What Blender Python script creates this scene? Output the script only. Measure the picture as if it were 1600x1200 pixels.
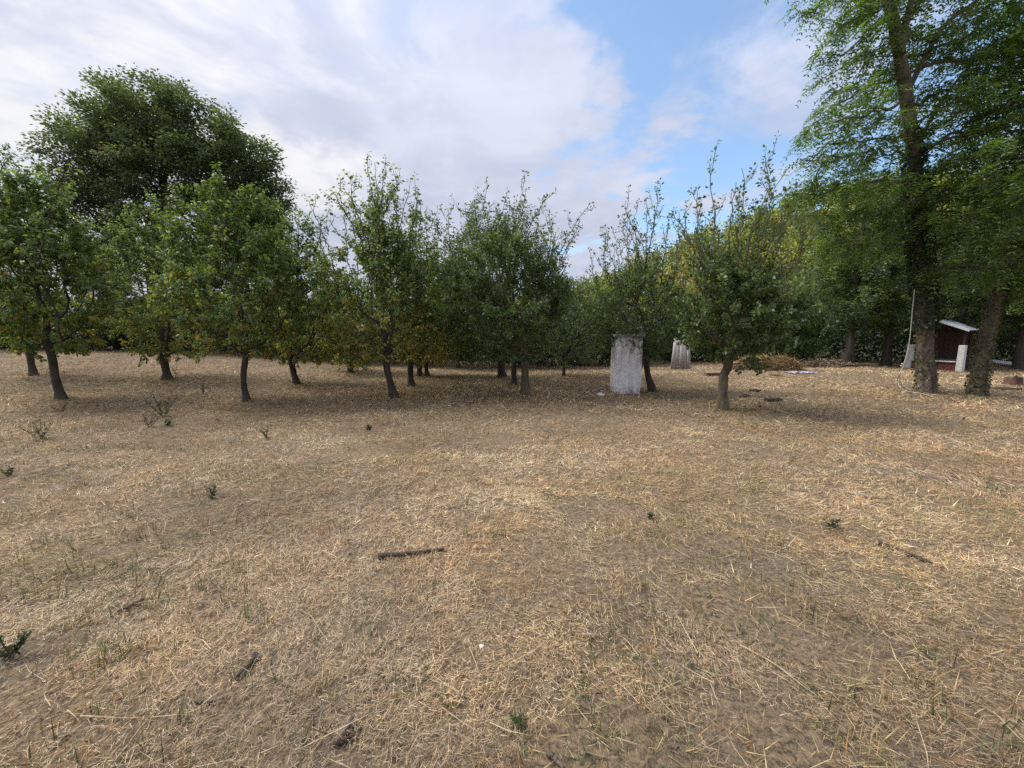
import bpy, math
import numpy as np
from mathutils import Vector

for o in list(bpy.data.objects):
    bpy.data.objects.remove(o, do_unlink=True)
scene = bpy.context.scene
C = scene.collection
rad = math.radians

# ------------------------------------------------------------------ camera
EYE = 1.55
F = 600.0                       # focal length in pixels of the 1600 px wide photograph
PITCH = rad(-7.6)
cam_d = bpy.data.cameras.new('camera')
cam_d.sensor_width = 36.0
cam_d.lens = 36.0 * F / 1600.0
cam_d.clip_start = 0.05
cam_d.clip_end = 3000.0
cam = bpy.data.objects.new('camera', cam_d)
C.objects.link(cam)
cam.location = (0, 0, EYE)
cam.rotation_euler = (rad(90) + PITCH, 0, 0)
scene.camera = cam

# ------------------------------------------------------------------ world
SUN_AZ = rad(-74)               # from +Y, negative to the left
SUN_EL = rad(48)
sun_dir = Vector((math.sin(SUN_AZ) * math.cos(SUN_EL), math.cos(SUN_AZ) * math.cos(SUN_EL), math.sin(SUN_EL)))
w = bpy.data.worlds.new('World')
scene.world = w
w.use_nodes = True
nt = w.node_tree
nt.nodes.clear()


class NT:
    """small helper for node trees"""
    def __init__(s, tree): s.t = tree
    def n(s, typ, **kw):
        nd = s.t.nodes.new(typ)
        for k, v in kw.items():
            if hasattr(nd, k): setattr(nd, k, v)
        return nd
    def put(s, sock, v):
        if hasattr(v, 'links'): s.t.links.new(v, sock)
        elif v is not None: sock.default_value = v
    def math(s, op, a, b=None, c=None, clamp=False):
        nd = s.n('ShaderNodeMath', operation=op, use_clamp=clamp)
        s.put(nd.inputs[0], a)
        if b is not None: s.put(nd.inputs[1], b)
        if c is not None: s.put(nd.inputs[2], c)
        return nd.outputs[0]
    def vmath(s, op, a, b=None, out=0):
        nd = s.n('ShaderNodeVectorMath', operation=op)
        s.put(nd.inputs[0], a)
        if b is not None: s.put(nd.inputs[1], b)
        return nd.outputs[out]
    def noise(s, vec, scale, detail=4, rough=.55, dist=0.0, out=0):
        nd = s.n('ShaderNodeTexNoise')
        s.put(nd.inputs['Vector'], vec)
        nd.inputs['Scale'].default_value = scale
        nd.inputs['Detail'].default_value = detail
        nd.inputs['Roughness'].default_value = rough
        nd.inputs['Distortion'].default_value = dist
        return nd.outputs[out]
    def mix(s, f, a, b, mode='MIX'):
        nd = s.n('ShaderNodeMix', data_type='RGBA', blend_type=mode)
        s.put(nd.inputs[0], f); s.put(nd.inputs[6], a); s.put(nd.inputs[7], b)
        return nd.outputs[2]
    def ramp(s, v, lo, hi, smooth=True):
        nd = s.n('ShaderNodeMapRange', interpolation_type='SMOOTHSTEP' if smooth else 'LINEAR', clamp=True)
        s.put(nd.inputs[0], v); nd.inputs[1].default_value = lo; nd.inputs[2].default_value = hi
        return nd.outputs[0]


N = NT(nt)
out = N.n('ShaderNodeOutputWorld')
bg = N.n('ShaderNodeBackground')
bg.inputs['Strength'].default_value = 0.1
nt.links.new(bg.outputs[0], out.inputs[0])
sky = N.n('ShaderNodeTexSky', sky_type='NISHITA')
sky.sun_disc = False
sky.sun_elevation = SUN_EL
sky.sun_rotation = SUN_AZ
sky.air_density = 1.0
sky.dust_density = 1.2
sky.ozone_density = 1.5
tc = N.n('ShaderNodeTexCoord')
D = tc.outputs['Generated']
sep = N.n('ShaderNodeSeparateXYZ')
nt.links.new(D, sep.inputs[0])
zz = N.math('ADD', N.math('MAXIMUM', sep.outputs[2], 0.0), 0.16)
comb = N.n('ShaderNodeCombineXYZ')
nt.links.new(N.math('DIVIDE', sep.outputs[0], zz), comb.inputs[0])
nt.links.new(N.math('DIVIDE', sep.outputs[1], zz), comb.inputs[1])
comb.inputs[2].default_value = 3.7
P2 = comb.outputs[0]
big = N.noise(P2, 0.75, 6, .55, .3)
fine = N.noise(P2, 2.6, 7, .6, .5)
streak = N.noise(N.vmath('MULTIPLY', P2, (1.0, 1.5, 1.0)), 1.6, 6, .55, .3)
veil = N.noise(N.vmath('ADD', P2, (4.2, 1.1, 0)), 1.05, 7, .62, .5)
# clear gap in the clouds
Dw = N.vmath('ADD', D, N.vmath('MULTIPLY', N.vmath('SUBTRACT', N.noise(P2, 1.7, 5, .6, .2, out=1), (.5, .5, .5)), (.55, .55, .3)))
def near(vec, lo, hi):
    v = Vector(vec).normalized()
    d = N.vmath('DOT_PRODUCT', Dw, tuple(v), out=1)
    return N.ramp(d, math.cos(rad(hi)), math.cos(rad(lo)))
hole = N.math('MAXIMUM', near((.60, 1, .42), 4, 24), near((.66, 1, .80), 4, 26))
cover = N.math('ADD', N.math('MULTIPLY', big, .75), N.math('MULTIPLY', fine, .45))
cover = N.math('SUBTRACT', cover, N.math('MULTIPLY', hole, .37))
cover = N.math('ADD', cover, N.math('MULTIPLY', N.math('MULTIPLY', hole, N.ramp(veil, .44, .70)), .30))
mask = N.ramp(cover, .20, .60)
cl_lo, cl_hi = (.258, .277, .345, 1), (.325, .341, .405, 1)
tone = N.ramp(N.math('ADD', N.math('MULTIPLY', fine, .5), N.math('MULTIPLY', streak, .5)), .36, .66)
ccol = N.mix(tone, cl_lo, cl_hi)
glow = near((-1.18, 1.11, .80), 1, 26)
glow = N.math('MULTIPLY', glow, N.ramp(fine, .30, .62))
ccol = N.mix(N.math('MULTIPLY', glow, .75), ccol, (.46, .455, .45, 1))
ccol = N.mix(1.0, ccol, (10.0, 10.0, 10.0, 1), 'MULTIPLY')
# an overcast sky is brighter towards the zenith than at the horizon
zen = N.math('MULTIPLY_ADD', N.math('POWER', N.math('MAXIMUM', sep.outputs[2], 0.0), 2.0), .72, .85)
zc = N.n('ShaderNodeCombineXYZ')
for q in range(3): nt.links.new(zen, zc.inputs[q])
ccol = N.mix(1.0, ccol, zc.outputs[0], 'MULTIPLY')
scol = N.mix(1.0, sky.outputs[0], (.86, 1.02, 1.08, 1), 'MULTIPLY')
scol = N.mix(.12, scol, (3.6, 3.9, 4.5, 1))
nt.links.new(N.mix(mask, scol, ccol), bg.inputs['Color'])

sun_l = bpy.data.lights.new('sun', 'SUN')
sun_l.energy = 2.25
sun_l.angle = rad(34)
sun_l.color = (1.0, .95, .87)
sun = bpy.data.objects.new('sun', sun_l)
C.objects.link(sun)
sun.rotation_euler = sun_dir.to_track_quat('Z', 'Y').to_euler()
sun.location = (-20, 20, 30)

vs = scene.view_settings
vs.view_transform = 'Standard'
vs.look = 'None'
vs.exposure = 1.25
vs.gamma = 1.0
vs.use_curve_mapping = False
scene.render.engine = 'CYCLES'
cy = scene.cycles
cy.max_bounces = 7
cy.diffuse_bounces = 5
cy.glossy_bounces = 2
cy.transmission_bounces = 4
cy.transparent_max_bounces = 4
cy.caustics_reflective = False
cy.caustics_refractive = False
cy.use_denoising = False

# ------------------------------------------------------------------ pixel / ground helpers
def sstep(a, b, x):
    t = np.clip((np.asarray(x, float) - a) / (b - a), 0, 1)
    return t * t * (3 - 2 * t)

_lat = np.random.default_rng(5).random((256, 256))
def vnoise(x, y, scale, seed=0):
    x = np.asarray(x, float) * scale + seed * 17.31
    y = np.asarray(y, float) * scale + seed * 9.77
    xi, yi = np.floor(x).astype(int), np.floor(y).astype(int)
    fx, fy = x - xi, y - yi
    fx, fy = fx * fx * (3 - 2 * fx), fy * fy * (3 - 2 * fy)
    a = _lat[xi % 256, yi % 256]; b = _lat[(xi + 1) % 256, yi % 256]
    c = _lat[xi % 256, (yi + 1) % 256]; d = _lat[(xi + 1) % 256, (yi + 1) % 256]
    return (a * (1 - fx) + b * fx) * (1 - fy) + (c * (1 - fx) + d * fx) * fy
def fbm(x, y, scale, seed=0, octv=4):
    s, a, t = 0, .5, 0
    for i in range(octv):
        s = s + a * vnoise(x, y, scale * 2.03 ** i, seed + i * 3.1); t += a; a *= .5
    return s / t

def gz(x, y):
    x = np.asarray(x, float); y = np.asarray(y, float)
    z = .62 * sstep(7, 20, y) * sstep(1, -17, x)
    z = z + (fbm(x, y, .35, 2, 3) - .5) * .10 * sstep(.5, 4, np.hypot(x, y))
    z = z + 40 * sstep(42, 118, y) * sstep(-22, 112, x)
    z = z + 10 * sstep(-60, -160, y)
    return z

_cp, _sp = math.cos(PITCH), math.sin(PITCH)
def ray(px, py):
    u, v = (px - 800) / F, -(py - 600) / F
    return np.array([u, _cp - v * _sp, _sp + v * _cp])
def G(px, py):
    """ground point seen at a pixel"""
    d = ray(px, py); t = .8
    while t < 60:
        p = np.array([0, 0, EYE]) + d * t
        if p[2] < gz(p[0], p[1]): break
        t += .01
    return np.array([p[0], p[1], float(gz(p[0], p[1]))])
def at(px, py, Y):
    d = ray(px, py)
    return np.array([0, 0, EYE]) + d * (Y / d[1])
def onground(x, y, dz=0.0):
    return np.array([x, y, float(gz(x, y)) + dz])

# ------------------------------------------------------------------ materials
MATS = {}
def mat(name):
    m = bpy.data.materials.new(name)
    m.use_nodes = True
    m.node_tree.nodes.clear()
    k = NT(m.node_tree)
    o_ = k.n('ShaderNodeOutputMaterial')
    b = k.n('ShaderNodeBsdfPrincipled')
    m.node_tree.links.new(b.outputs[0], o_.inputs[0])
    MATS[name] = m
    return m, k, b, o_

def leaf_mat(name, transl=.48, gloss=.04, rough=.45, tint=(1.25, 1.3, .6)):
    m = bpy.data.materials.new(name); m.use_nodes = True
    t = m.node_tree; t.nodes.clear(); k = NT(t)
    o_ = k.n('ShaderNodeOutputMaterial')
    at_ = k.n('ShaderNodeAttribute', attribute_name='Col')
    dif = k.n('ShaderNodeBsdfDiffuse'); tr = k.n('ShaderNodeBsdfTranslucent'); gl = k.n('ShaderNodeBsdfGlossy')
    gl.inputs['Roughness'].default_value = rough
    gl.inputs['Color'].default_value = (.8, .85, .9, 1)
    t.links.new(at_.outputs[0], dif.inputs[0])
    t.links.new(k.mix(1.0, at_.outputs[0], tint + (1,), 'MULTIPLY'), tr.inputs[0])
    m1 = k.n('ShaderNodeMixShader'); m1.inputs[0].default_value = transl
    t.links.new(dif.outputs[0], m1.inputs[1]); t.links.new(tr.outputs[0], m1.inputs[2])
    m2 = k.n('ShaderNodeMixShader'); m2.inputs[0].default_value = gloss
    t.links.new(m1.outputs[0], m2.inputs[1]); t.links.new(gl.outputs[0], m2.inputs[2])
    t.links.new(m2.outputs[0], o_.inputs[0])
    MATS[name] = m
    return m
leaf_mat('leaf')
leaf_mat('straw', .15, .03, .5, (1, 1, 1))

def surf(name, c1, c2, scale=8, rough=.85, bump=.3, stretch=(1, 1, 1), detail=6, extra=None):
    m, k, b, o_ = mat(name)
    tcn = k.n('ShaderNodeTexCoord')
    v = k.vmath('MULTIPLY', tcn.outputs['Object'], stretch)
    n1 = k.noise(v, scale, detail, .6, .3)
    n2 = k.noise(v, scale * 4.3, 4, .6)
    f = k.ramp(k.math('ADD', k.math('MULTIPLY', n1, .7), k.math('MULTIPLY', n2, .3)), .33, .67)
    col = k.mix(f, c1 + (1,), c2 + (1,))
    if extra: col = extra(k, tcn, col)
    m.node_tree.links.new(col, b.inputs['Base Color'])
    b.inputs['Roughness'].default_value = rough
    bp = k.n('ShaderNodeBump'); bp.inputs['Strength'].default_value = bump; bp.inputs['Distance'].default_value = .02
    m.node_tree.links.new(k.math('ADD', n1, k.math('MULTIPLY', n2, .5)), bp.inputs['Height'])
    m.node_tree.links.new(bp.outputs[0], b.inputs['Normal'])
    return m

surf('bark_dark', (.030, .024, .019), (.085, .070, .055), 14, .95, .9, (1, 1, .25))
surf('bark_olive', (.050, .043, .026), (.155, .130, .080), 14, .95, .9, (1, 1, .25))
surf('bark_big', (.055, .043, .032), (.19, .155, .115), 9, .95, 1.0, (1, 1, .22))
surf('dead_wood', (.060, .045, .034), (.16, .125, .095), 22, .9, .6, (1, 1, .5))
surf('brick_red', (.14, .055, .04), (.26, .11, .08), 9, .9, .4)
surf('plank_brown', (.025, .015, .011), (.062, .036, .026), 10, .85, .4, (6, 6, .7))
surf('plank_grey', (.22, .19, .17), (.52, .49, .46), 7, .9, .4, (7, 7, .6))
surf('sheet_white', (.50, .54, .58), (.66, .70, .74), 6, .6, .1)
surf('roof_under', (.035, .04, .06), (.06, .07, .095), 6, .8, .1)
surf('paint_white', (.60, .60, .57), (.78, .78, .76), 7, .8, .25)
surf('stone', (.16, .145, .125), (.38, .35, .31), 12, .95, .6)
surf('stone_white', (.50, .48, .44), (.72, .70, .66), 12, .95, .5)
surf('clod', (.035, .024, .017), (.085, .06, .042), 20, .95, .8)
surf('stalk', (.27, .21, .125), (.45, .36, .23), 30, .9, .2)
surf('rope_cord', (.36, .33, .27), (.52, .48, .40), 40, .9, .2)
surf('tarp_lilac', (.33, .29, .40), (.55, .51, .62), 5, .6, .3)
surf('stump_red', (.065, .034, .024), (.14, .075, .052), 14, .95, .8)
surf('cap_concrete', (.10, .10, .105), (.46, .46, .47), 9, .95, .6)
surf('heap_soil', (.09, .055, .035), (.22, .14, .09), 6, .95, .8)

def plaster_extra(k, tcn, col):
    ob = tcn.outputs['Object']
    s = k.n('ShaderNodeSeparateXYZ'); k.t.links.new(ob, s.inputs[0])
    # sooty damp staining running from under the cap, worse on one side
    drip = k.noise(k.vmath('MULTIPLY', ob, (5, 5, 1.2)), 2.2, 6, .65, .4)
    mott = k.noise(ob, 9, 7, .7, .2)
    top = k.ramp(k.math('ADD', s.outputs[2], k.math('MULTIPLY', s.outputs[0], .55)), .55, 1.62)
    f = k.math('MULTIPLY', k.ramp(k.math('ADD', k.math('MULTIPLY', drip, .6), k.math('MULTIPLY', mott, .5)), .44, .70), k.math('ADD', .30, k.math('MULTIPLY', top, .80)))
    col = k.mix(k.math('MINIMUM', f, .92), col, (.055, .055, .06, 1))
    fine_ = k.noise(ob, 26, 5, .7)
    col = k.mix(k.math('MULTIPLY', k.ramp(fine_, .58, .78), .22), col, (.25, .25, .24, 1))
    # hairline cracks
    wv = k.n('ShaderNodeTexVoronoi', feature='DISTANCE_TO_EDGE')
    k.t.links.new(k.vmath('ADD', k.vmath('MULTIPLY', ob, (1.2, 1.2, 2.4)), k.vmath('MULTIPLY', k.noise(ob, 4, 5, .6, out=1), (.5, .5, .5))), wv.inputs['Vector'])
    wv.inputs['Scale'].default_value = 1.5
    col = k.mix(k.math('MULTIPLY', k.ramp(wv.outputs['Distance'], .02, .0), .22), col, (.14, .14, .15, 1))
    # splashed earth low down
    low = k.math('MULTIPLY', k.ramp(s.outputs[2], .34, .0), k.ramp(mott, .42, .62))
    col = k.mix(k.math('MULTIPLY', low, .75), col, (.16, .14, .09, 1))
    return col
surf('plaster', (.72, .73, .74), (.86, .86, .85), 5, .92, .5, extra=plaster_extra)

# ground
m, k, b, o_ = mat('ground')
geo = k.n('ShaderNodeNewGeometry'); gp = geo.outputs['Position']
patch = k.noise(gp, .55, 6, .6, .4)
patch2 = k.noise(gp, 1.9, 6, .65, .3)
thatch = k.noise(k.vmath('MULTIPLY', gp, (1, 1.5, 1)), 26, 6, .75, .8)
thatch2 = k.noise(k.vmath('MULTIPLY', gp, (1.6, .8, 1)), 70, 5, .75, 1.2)
straw = k.mix(k.ramp(patch, .35, .65), (.285, .21, .13, 1), (.355, .25, .145, 1))
straw = k.mix(k.ramp(patch2, .45, .72), straw, (.245, .20, .145, 1))
soil = k.mix(k.ramp(thatch, .3, .7), (.070, .054, .040, 1), (.16, .125, .092, 1))
f = k.ramp(k.math('ADD', k.math('MULTIPLY', thatch, .55), k.math('MULTIPLY', thatch2, .45)), .40, .60)
col = k.mix(f, soil, straw)
bare = k.ramp(k.noise(k.vmath('ADD', gp, (3.3, 8.1, 0)), .8, 5, .6, .6), .60, .69)
col = k.mix(k.math('MULTIPLY', bare, .8), col, soil)
# beyond the field: leaf litter and woodland floor
spg = k.n('ShaderNodeSeparateXYZ'); k.t.links.new(gp, spg.inputs[0])
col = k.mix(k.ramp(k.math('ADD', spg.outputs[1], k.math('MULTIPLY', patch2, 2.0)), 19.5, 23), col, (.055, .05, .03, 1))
k.t.links.new(col, b.inputs['Base Color'])
b.inputs['Roughness'].default_value = .95
b.inputs['Specular IOR Level'].default_value = .1
bp = k.n('ShaderNodeBump'); bp.inputs['Strength'].default_value = .8; bp.inputs['Distance'].default_value = .03
k.t.links.new(k.math('ADD', thatch, k.math('MULTIPLY', thatch2, .6)), bp.inputs['Height'])
k.t.links.new(bp.outputs[0], b.inputs['Normal'])

# ------------------------------------------------------------------ mesh helpers
def mesh_np(name, V, faces, nper, col=None, smooth=False):
    """V (n,3); faces (m,nper) index array or list of such arrays with their own width"""
    me = bpy.data.meshes.new(name)
    fl = faces if isinstance(faces, list) else [faces]
    fl = [np.asarray(f_, np.int32) for f_ in fl if len(f_)]
    V = np.asarray(V, np.float32)
    me.vertices.add(len(V)); me.vertices.foreach_set('co', V.ravel())
    idx = np.concatenate([f_.ravel() for f_ in fl])
    tot = np.concatenate([np.full(len(f_), f_.shape[1], np.int32) for f_ in fl])
    me.loops.add(len(idx)); me.loops.foreach_set('vertex_index', idx)
    me.polygons.add(len(tot))
    st = np.concatenate([[0], np.cumsum(tot)[:-1]]).astype(np.int32)
    me.polygons.foreach_set('loop_start', st)
    if smooth: me.polygons.foreach_set('use_smooth', np.ones(len(tot), bool))
    me.update(calc_edges=True)
    if col is not None:
        a_ = me.attributes.new('Col', 'FLOAT_COLOR', 'POINT')
        c4 = np.ones((len(V), 4), np.float32); c4[:, :3] = col
        a_.data.foreach_set('color', c4.ravel())
    return me
def link(name, me, material=None, parent=None):
    o = bpy.data.objects.new(name, me)
    C.objects.link(o)
    if material: me.materials.clear(); me.materials.append(MATS[material])
    if parent is not None: o.parent = parent
    return o
def thing(name, label, cat, loc=(0, 0, 0), rz=0.0, group=None):
    o = bpy.data.objects.new(name, None)
    C.objects.link(o); o.location = loc; o.rotation_euler = (0, 0, rz); o.empty_display_size = .2
    o['label'] = label; o['category'] = cat
    if group: o['group'] = group
    return o
def tag(o, label, cat, group=None):
    o['label'] = label; o['category'] = cat
    if group: o['group'] = group
    return o
def unit(a):
    return a / np.maximum(np.linalg.norm(a, axis=-1, keepdims=True), 1e-9)
def rdir(rng, n):
    return unit(rng.normal(size=(n, 3)))

class Acc:
    """gathers vertices, faces and colours of one mesh"""
    def __init__(s): s.V, s.F, s.Cc, s.n = [], [], [], 0
    def add(s, V, Fc, col=None):
        s.V.append(V); s.F.append(np.asarray(Fc) + s.n); s.n += len(V)
        if col is not None: s.Cc.append(np.broadcast_to(col, (len(V), 3)))
    def mesh(s, name, smooth=False):
        return mesh_np(name, np.concatenate(s.V), s.F, 4, np.concatenate(s.Cc) if s.Cc else None, smooth)

def leaves(pos, d, nrm, L, W, col, fold=.25):
    """folded four-point leaves"""
    d = unit(d); s = unit(np.cross(d, nrm)); n = unit(np.cross(s, d))
    L = np.asarray(L)[:, None] if np.ndim(L) else np.full((len(pos), 1), L)
    W = np.asarray(W)[:, None] if np.ndim(W) else np.full((len(pos), 1), W)
    a = pos; t = pos + d * L
    mid = pos + d * L * .45 + n * W * fold
    V = np.stack([a, mid + s * W * .5, t, mid - s * W * .5], 1).reshape(-1, 3)
    Fc = np.arange(len(pos) * 4).reshape(-1, 4)
    return V, Fc, np.repeat(col, 4, 0)

def tube(pts, r, sides=6, wob=0.0, seed=0, cap=True):
    pts = np.asarray(pts, float); n = len(pts)
    r = np.broadcast_to(np.asarray(r, float), (n,))
    rng = np.random.default_rng(seed)
    d = unit(np.gradient(pts, axis=0))
    ref = np.where(np.abs(d[:, :1]) < .85, np.array([[1., 0, 0]]), np.array([[0., 1, 0]]))
    u = unit(ref - (ref * d).sum(1, keepdims=True) * d); v = np.cross(d, u)
    an = np.linspace(0, 2 * np.pi, sides, endpoint=False)
    rr = r[:, None] * (1 + wob * rng.normal(size=(n, sides)))
    V = pts[:, None] + (u[:, None] * np.cos(an)[None, :, None] + v[:, None] * np.sin(an)[None, :, None]) * rr[..., None]
    V = V.reshape(-1, 3)
    i = np.arange(n - 1)[:, None] * sides; j = np.arange(sides)[None]; j2 = (j + 1) % sides
    Fc = np.stack([i + j, i + j2, i + j2 + sides, i + j + sides], -1).reshape(-1, 4)
    if cap:
        Fl = [Fc]
        V = np.vstack([V, pts[0], pts[-1]])
        a_, b_ = len(V) - 2, len(V) - 1
        t1 = np.stack([j[0], np.full(sides, a_), np.full(sides, a_), j2[0]], 1)
        T1 = np.stack([np.full(sides, a_), j2[0], j[0]], 1)
        o_ = (n - 1) * sides
        T2 = np.stack([np.full(sides, b_), o_ + j[0], o_ + j2[0]], 1)
        return V, [Fc, np.vstack([T1, T2])]
    return V, [Fc]
def tube_obj(name, pts, r, material, parent=None, sides=7, wob=0.0, seed=0, origin=None):
    V, Fl = tube(pts, r, sides, wob, seed)
    if origin is not None: V = V - np.asarray(origin)
    o = link(name, mesh_np(name, V, Fl, 4, smooth=True), material, parent)
    if origin is not None: o.location = origin
    return o
def spline(ctrl, n):
    """Catmull-Rom through control points"""
    c = np.asarray(ctrl, float); c = np.vstack([2 * c[0] - c[1], c, 2 * c[-1] - c[-2]])
    out_ = []
    m_ = len(c) - 3
    for q in np.linspace(0, m_ - 1e-6, n):
        i = int(q); t = q - i
        p0, p1, p2, p3 = c[i:i + 4]
        out_.append(.5 * ((2 * p1) + (-p0 + p2) * t + (2 * p0 - 5 * p1 + 4 * p2 - p3) * t * t + (-p0 + 3 * p1 - 3 * p2 + p3) * t ** 3))
    return np.array(out_)
def box(sx, sy, sz, cx=0, cy=0, cz=0, bev=.01, jit=0.0, seed=0):
    """chamfered box as V, faces (octagonal-edged prism)"""
    import bmesh
    bm = bmesh.new()
    bmesh.ops.create_cube(bm, size=1)
    for v in bm.verts: v.co = Vector((v.co.x * sx, v.co.y * sy, v.co.z * sz))
    if bev: bmesh.ops.bevel(bm, geom=list(bm.edges), offset=bev, segments=1, affect='EDGES')
    rng = np.random.default_rng(seed)
    for v in bm.verts:
        v.co += Vector((cx, cy, cz)) + Vector(rng.normal(size=3) * jit)
    return bm
def bm_obj(name, bm, material, parent=None):
    me = bpy.data.meshes.new(name); bm.to_mesh(me); bm.free()
    return link(name, me, material, parent)

# ------------------------------------------------------------------ ground sheet
def warp(n, lim, near_):
    t = np.linspace(-1, 1, n)
    return np.sign(t) * (near_ * np.abs(t) + (lim - near_) * np.abs(t) ** 5)
gx = warp(251, 700, 34); gy = warp(261, 700, 40) + 8
X, Y = np.meshgrid(gx, gy)
Zg = gz(X, Y)
V = np.stack([X, Y, Zg], -1).reshape(-1, 3)
nx = len(gx); i, j = np.meshgrid(np.arange(len(gy) - 1), np.arange(nx - 1), indexing='ij')
q = (i * nx + j).ravel()
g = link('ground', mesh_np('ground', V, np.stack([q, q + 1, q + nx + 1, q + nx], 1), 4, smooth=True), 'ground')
g['kind'] = 'structure'; g['label'] = 'dry mown grass field with bare soil patches'

# ------------------------------------------------------------------ trees
def grow(trunk, A, step, kill, rng, up=.12, jitter=.15, iters=140, maxn=2600, first=.72):
    """space colonisation from a trunk polyline towards attractors A"""
    pos = [p for p in trunk]; par = [-1] + list(range(len(trunk) - 1))
    P = np.array(pos)
    start = max(1, int(len(trunk) * first))
    A = A.copy()
    dd = np.linalg.norm(A[:, None] - P[None, start:], axis=2)
    near_i = dd.argmin(1) + start; near_d = dd.min(1)
    nch = {}
    for _ in range(iters):
        if len(A) == 0 or len(pos) > maxn: break
        d = unit(A - np.array(pos)[near_i])
        acc = np.zeros((len(pos), 3)); np.add.at(acc, near_i, d)
        act = np.unique(near_i)
        nd = unit(acc[act]) + rng.normal(size=(len(act), 3)) * jitter + np.array([0, 0, up])
        nd = unit(nd)
        new, npar = [], []
        for a_, v_ in zip(act, nd):
            if nch.get(a_, 0) >= 3: continue
            p_ = pos[a_] + v_ * step
            new.append(p_); npar.append(a_); nch[a_] = nch.get(a_, 0) + 1
        if not new: break
        base = len(pos); pos += new; par += list(npar)
        Nn = np.array(new)
        d2 = np.linalg.norm(A[:, None] - Nn[None], axis=2)
        mi = d2.argmin(1); md = d2.min(1)
        cl = md < near_d
        near_i = np.where(cl, mi + base, near_i); near_d = np.minimum(near_d, md)
        # attractors stuck on an exhausted node are dropped
        keep = near_d > kill
        ex = np.array([nch.get(a_, 0) >= 3 for a_ in near_i])
        keep &= ~ex
        A, near_i, near_d = A[keep], near_i[keep], near_d[keep]
    return np.array(pos), np.array(par)

def radii(par, R, r0):
    n = len(par); r = np.zeros(n); ch = np.zeros(n, int)
    ex = 2.3
    for i in range(n - 1, -1, -1):
        if r[i] == 0: r[i] = r0 ** ex
        if par[i] >= 0: r[par[i]] += r[i]; ch[par[i]] += 1
    r = r ** (1 / ex)
    k_ = math.log(R / r0) / math.log(max(r[0] / r0, 1.01))
    return r0 * (r / r0) ** k_, ch

def skeleton_mesh(name, P, par, r, sides=8, flare=1.0, seed=1):
    n = len(P)
    d = np.zeros((n, 3)); d[1:] = P[1:] - P[par[1:]]; d[0] = P[1] - P[0]
    d = unit(d)
    main = np.full(n, -1)
    best = np.zeros(n)
    for i in range(1, n):
        p = par[i]
        if r[i] > best[p]: best[p] = r[i]; main[p] = i
    fd = d.copy()
    ok = main >= 0
    fd[ok] = unit(d[ok] + d[main[ok]])
    ref = np.array([[.937, .31, .16]])
    u = unit(ref - (ref * fd).sum(1, keepdims=True) * fd); v = np.cross(fd, u)
    an = np.linspace(0, 2 * np.pi, sides, endpoint=False)
    jit = 1 + np.random.default_rng(seed + n).normal(size=(n, sides)) * .075 * np.clip(r / .03, 0, 1)[:, None]
    circ = lambda i_, rr: P[i_][:, None] + jit[i_][:, :, None] * (u[i_][:, None] * np.cos(an)[None, :, None] + v[i_][:, None] * np.sin(an)[None, :, None]) * rr[:, None, None]
    e = np.arange(1, n)
    ismain = main[par[e]] == e
    rs = np.where(ismain, r[par[e]], np.minimum(r[e] * 1.05, r[par[e]]))
    S = circ(par[e], rs)
    # side branches start with their own orientation
    us = u[e][:, None] * np.cos(an)[None, :, None] + v[e][:, None] * np.sin(an)[None, :, None]
    Sb = P[par[e]][:, None] + us * rs[:, None, None]
    S = np.where(ismain[:, None, None], S, Sb)
    E = circ(e, r[e])
    V = np.concatenate([S, E], 1).reshape(-1, 3)
    o = (np.arange(n - 1) * 2 * sides)[:, None]; j = np.arange(sides)[None]; j2 = (j + 1) % sides
    Fc = np.stack([o + j, o + j2, o + sides + j2, o + sides + j], -1).reshape(-1, 4)
    return V, Fc

def egg(rng, n, c, rx, ry, rz, pw=.75, hollow=.25, clump=0.0, top=1.0):
    """points in an egg shaped crown: c is the bottom centre, rz the height"""
    out_ = []
    cn = rng.normal(size=(40, 3)); 
    while sum(map(len, out_)) < n:
        t = rng.random(n * 2)
        prof = np.clip(1 - t ** pw, 0, 1) ** .7 * (.42 + .58 * np.minimum(1, t / (.18 + .05 * pw)))
        th = rng.random(n * 2) * 2 * np.pi
        rr = np.sqrt(hollow ** 2 + (1 - hollow ** 2) * rng.random(n * 2))
        lob = 1 + .22 * np.sin(th * 3 + rng.random() * 0 + c[0]) * np.sin(t * 7 + c[1]) + .10 * np.sin(th * 7 + t * 9)
        p = np.stack([c[0] + np.cos(th) * rr * rx * prof * lob, c[1] + np.sin(th) * rr * ry * prof * lob, c[2] + t * rz * (1 + .12 * np.sin(th * 2 + c[0] * 3) * rr)], 1)
        if clump:
            s_ = 2.2 / max(rx, .5)
            q_ = vnoise(p[:, 0] + p[:, 2] * .6, p[:, 1] - p[:, 2] * .8, s_, 3) * .6 + vnoise(p[:, 0] * .7 + p[:, 1], p[:, 2], s_ * 1.1, 7) * .4
            p = p[q_ > clump * rng.random(len(p)) ** .4]
        out_.append(p)
    return np.concatenate(out_)[:n]

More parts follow.
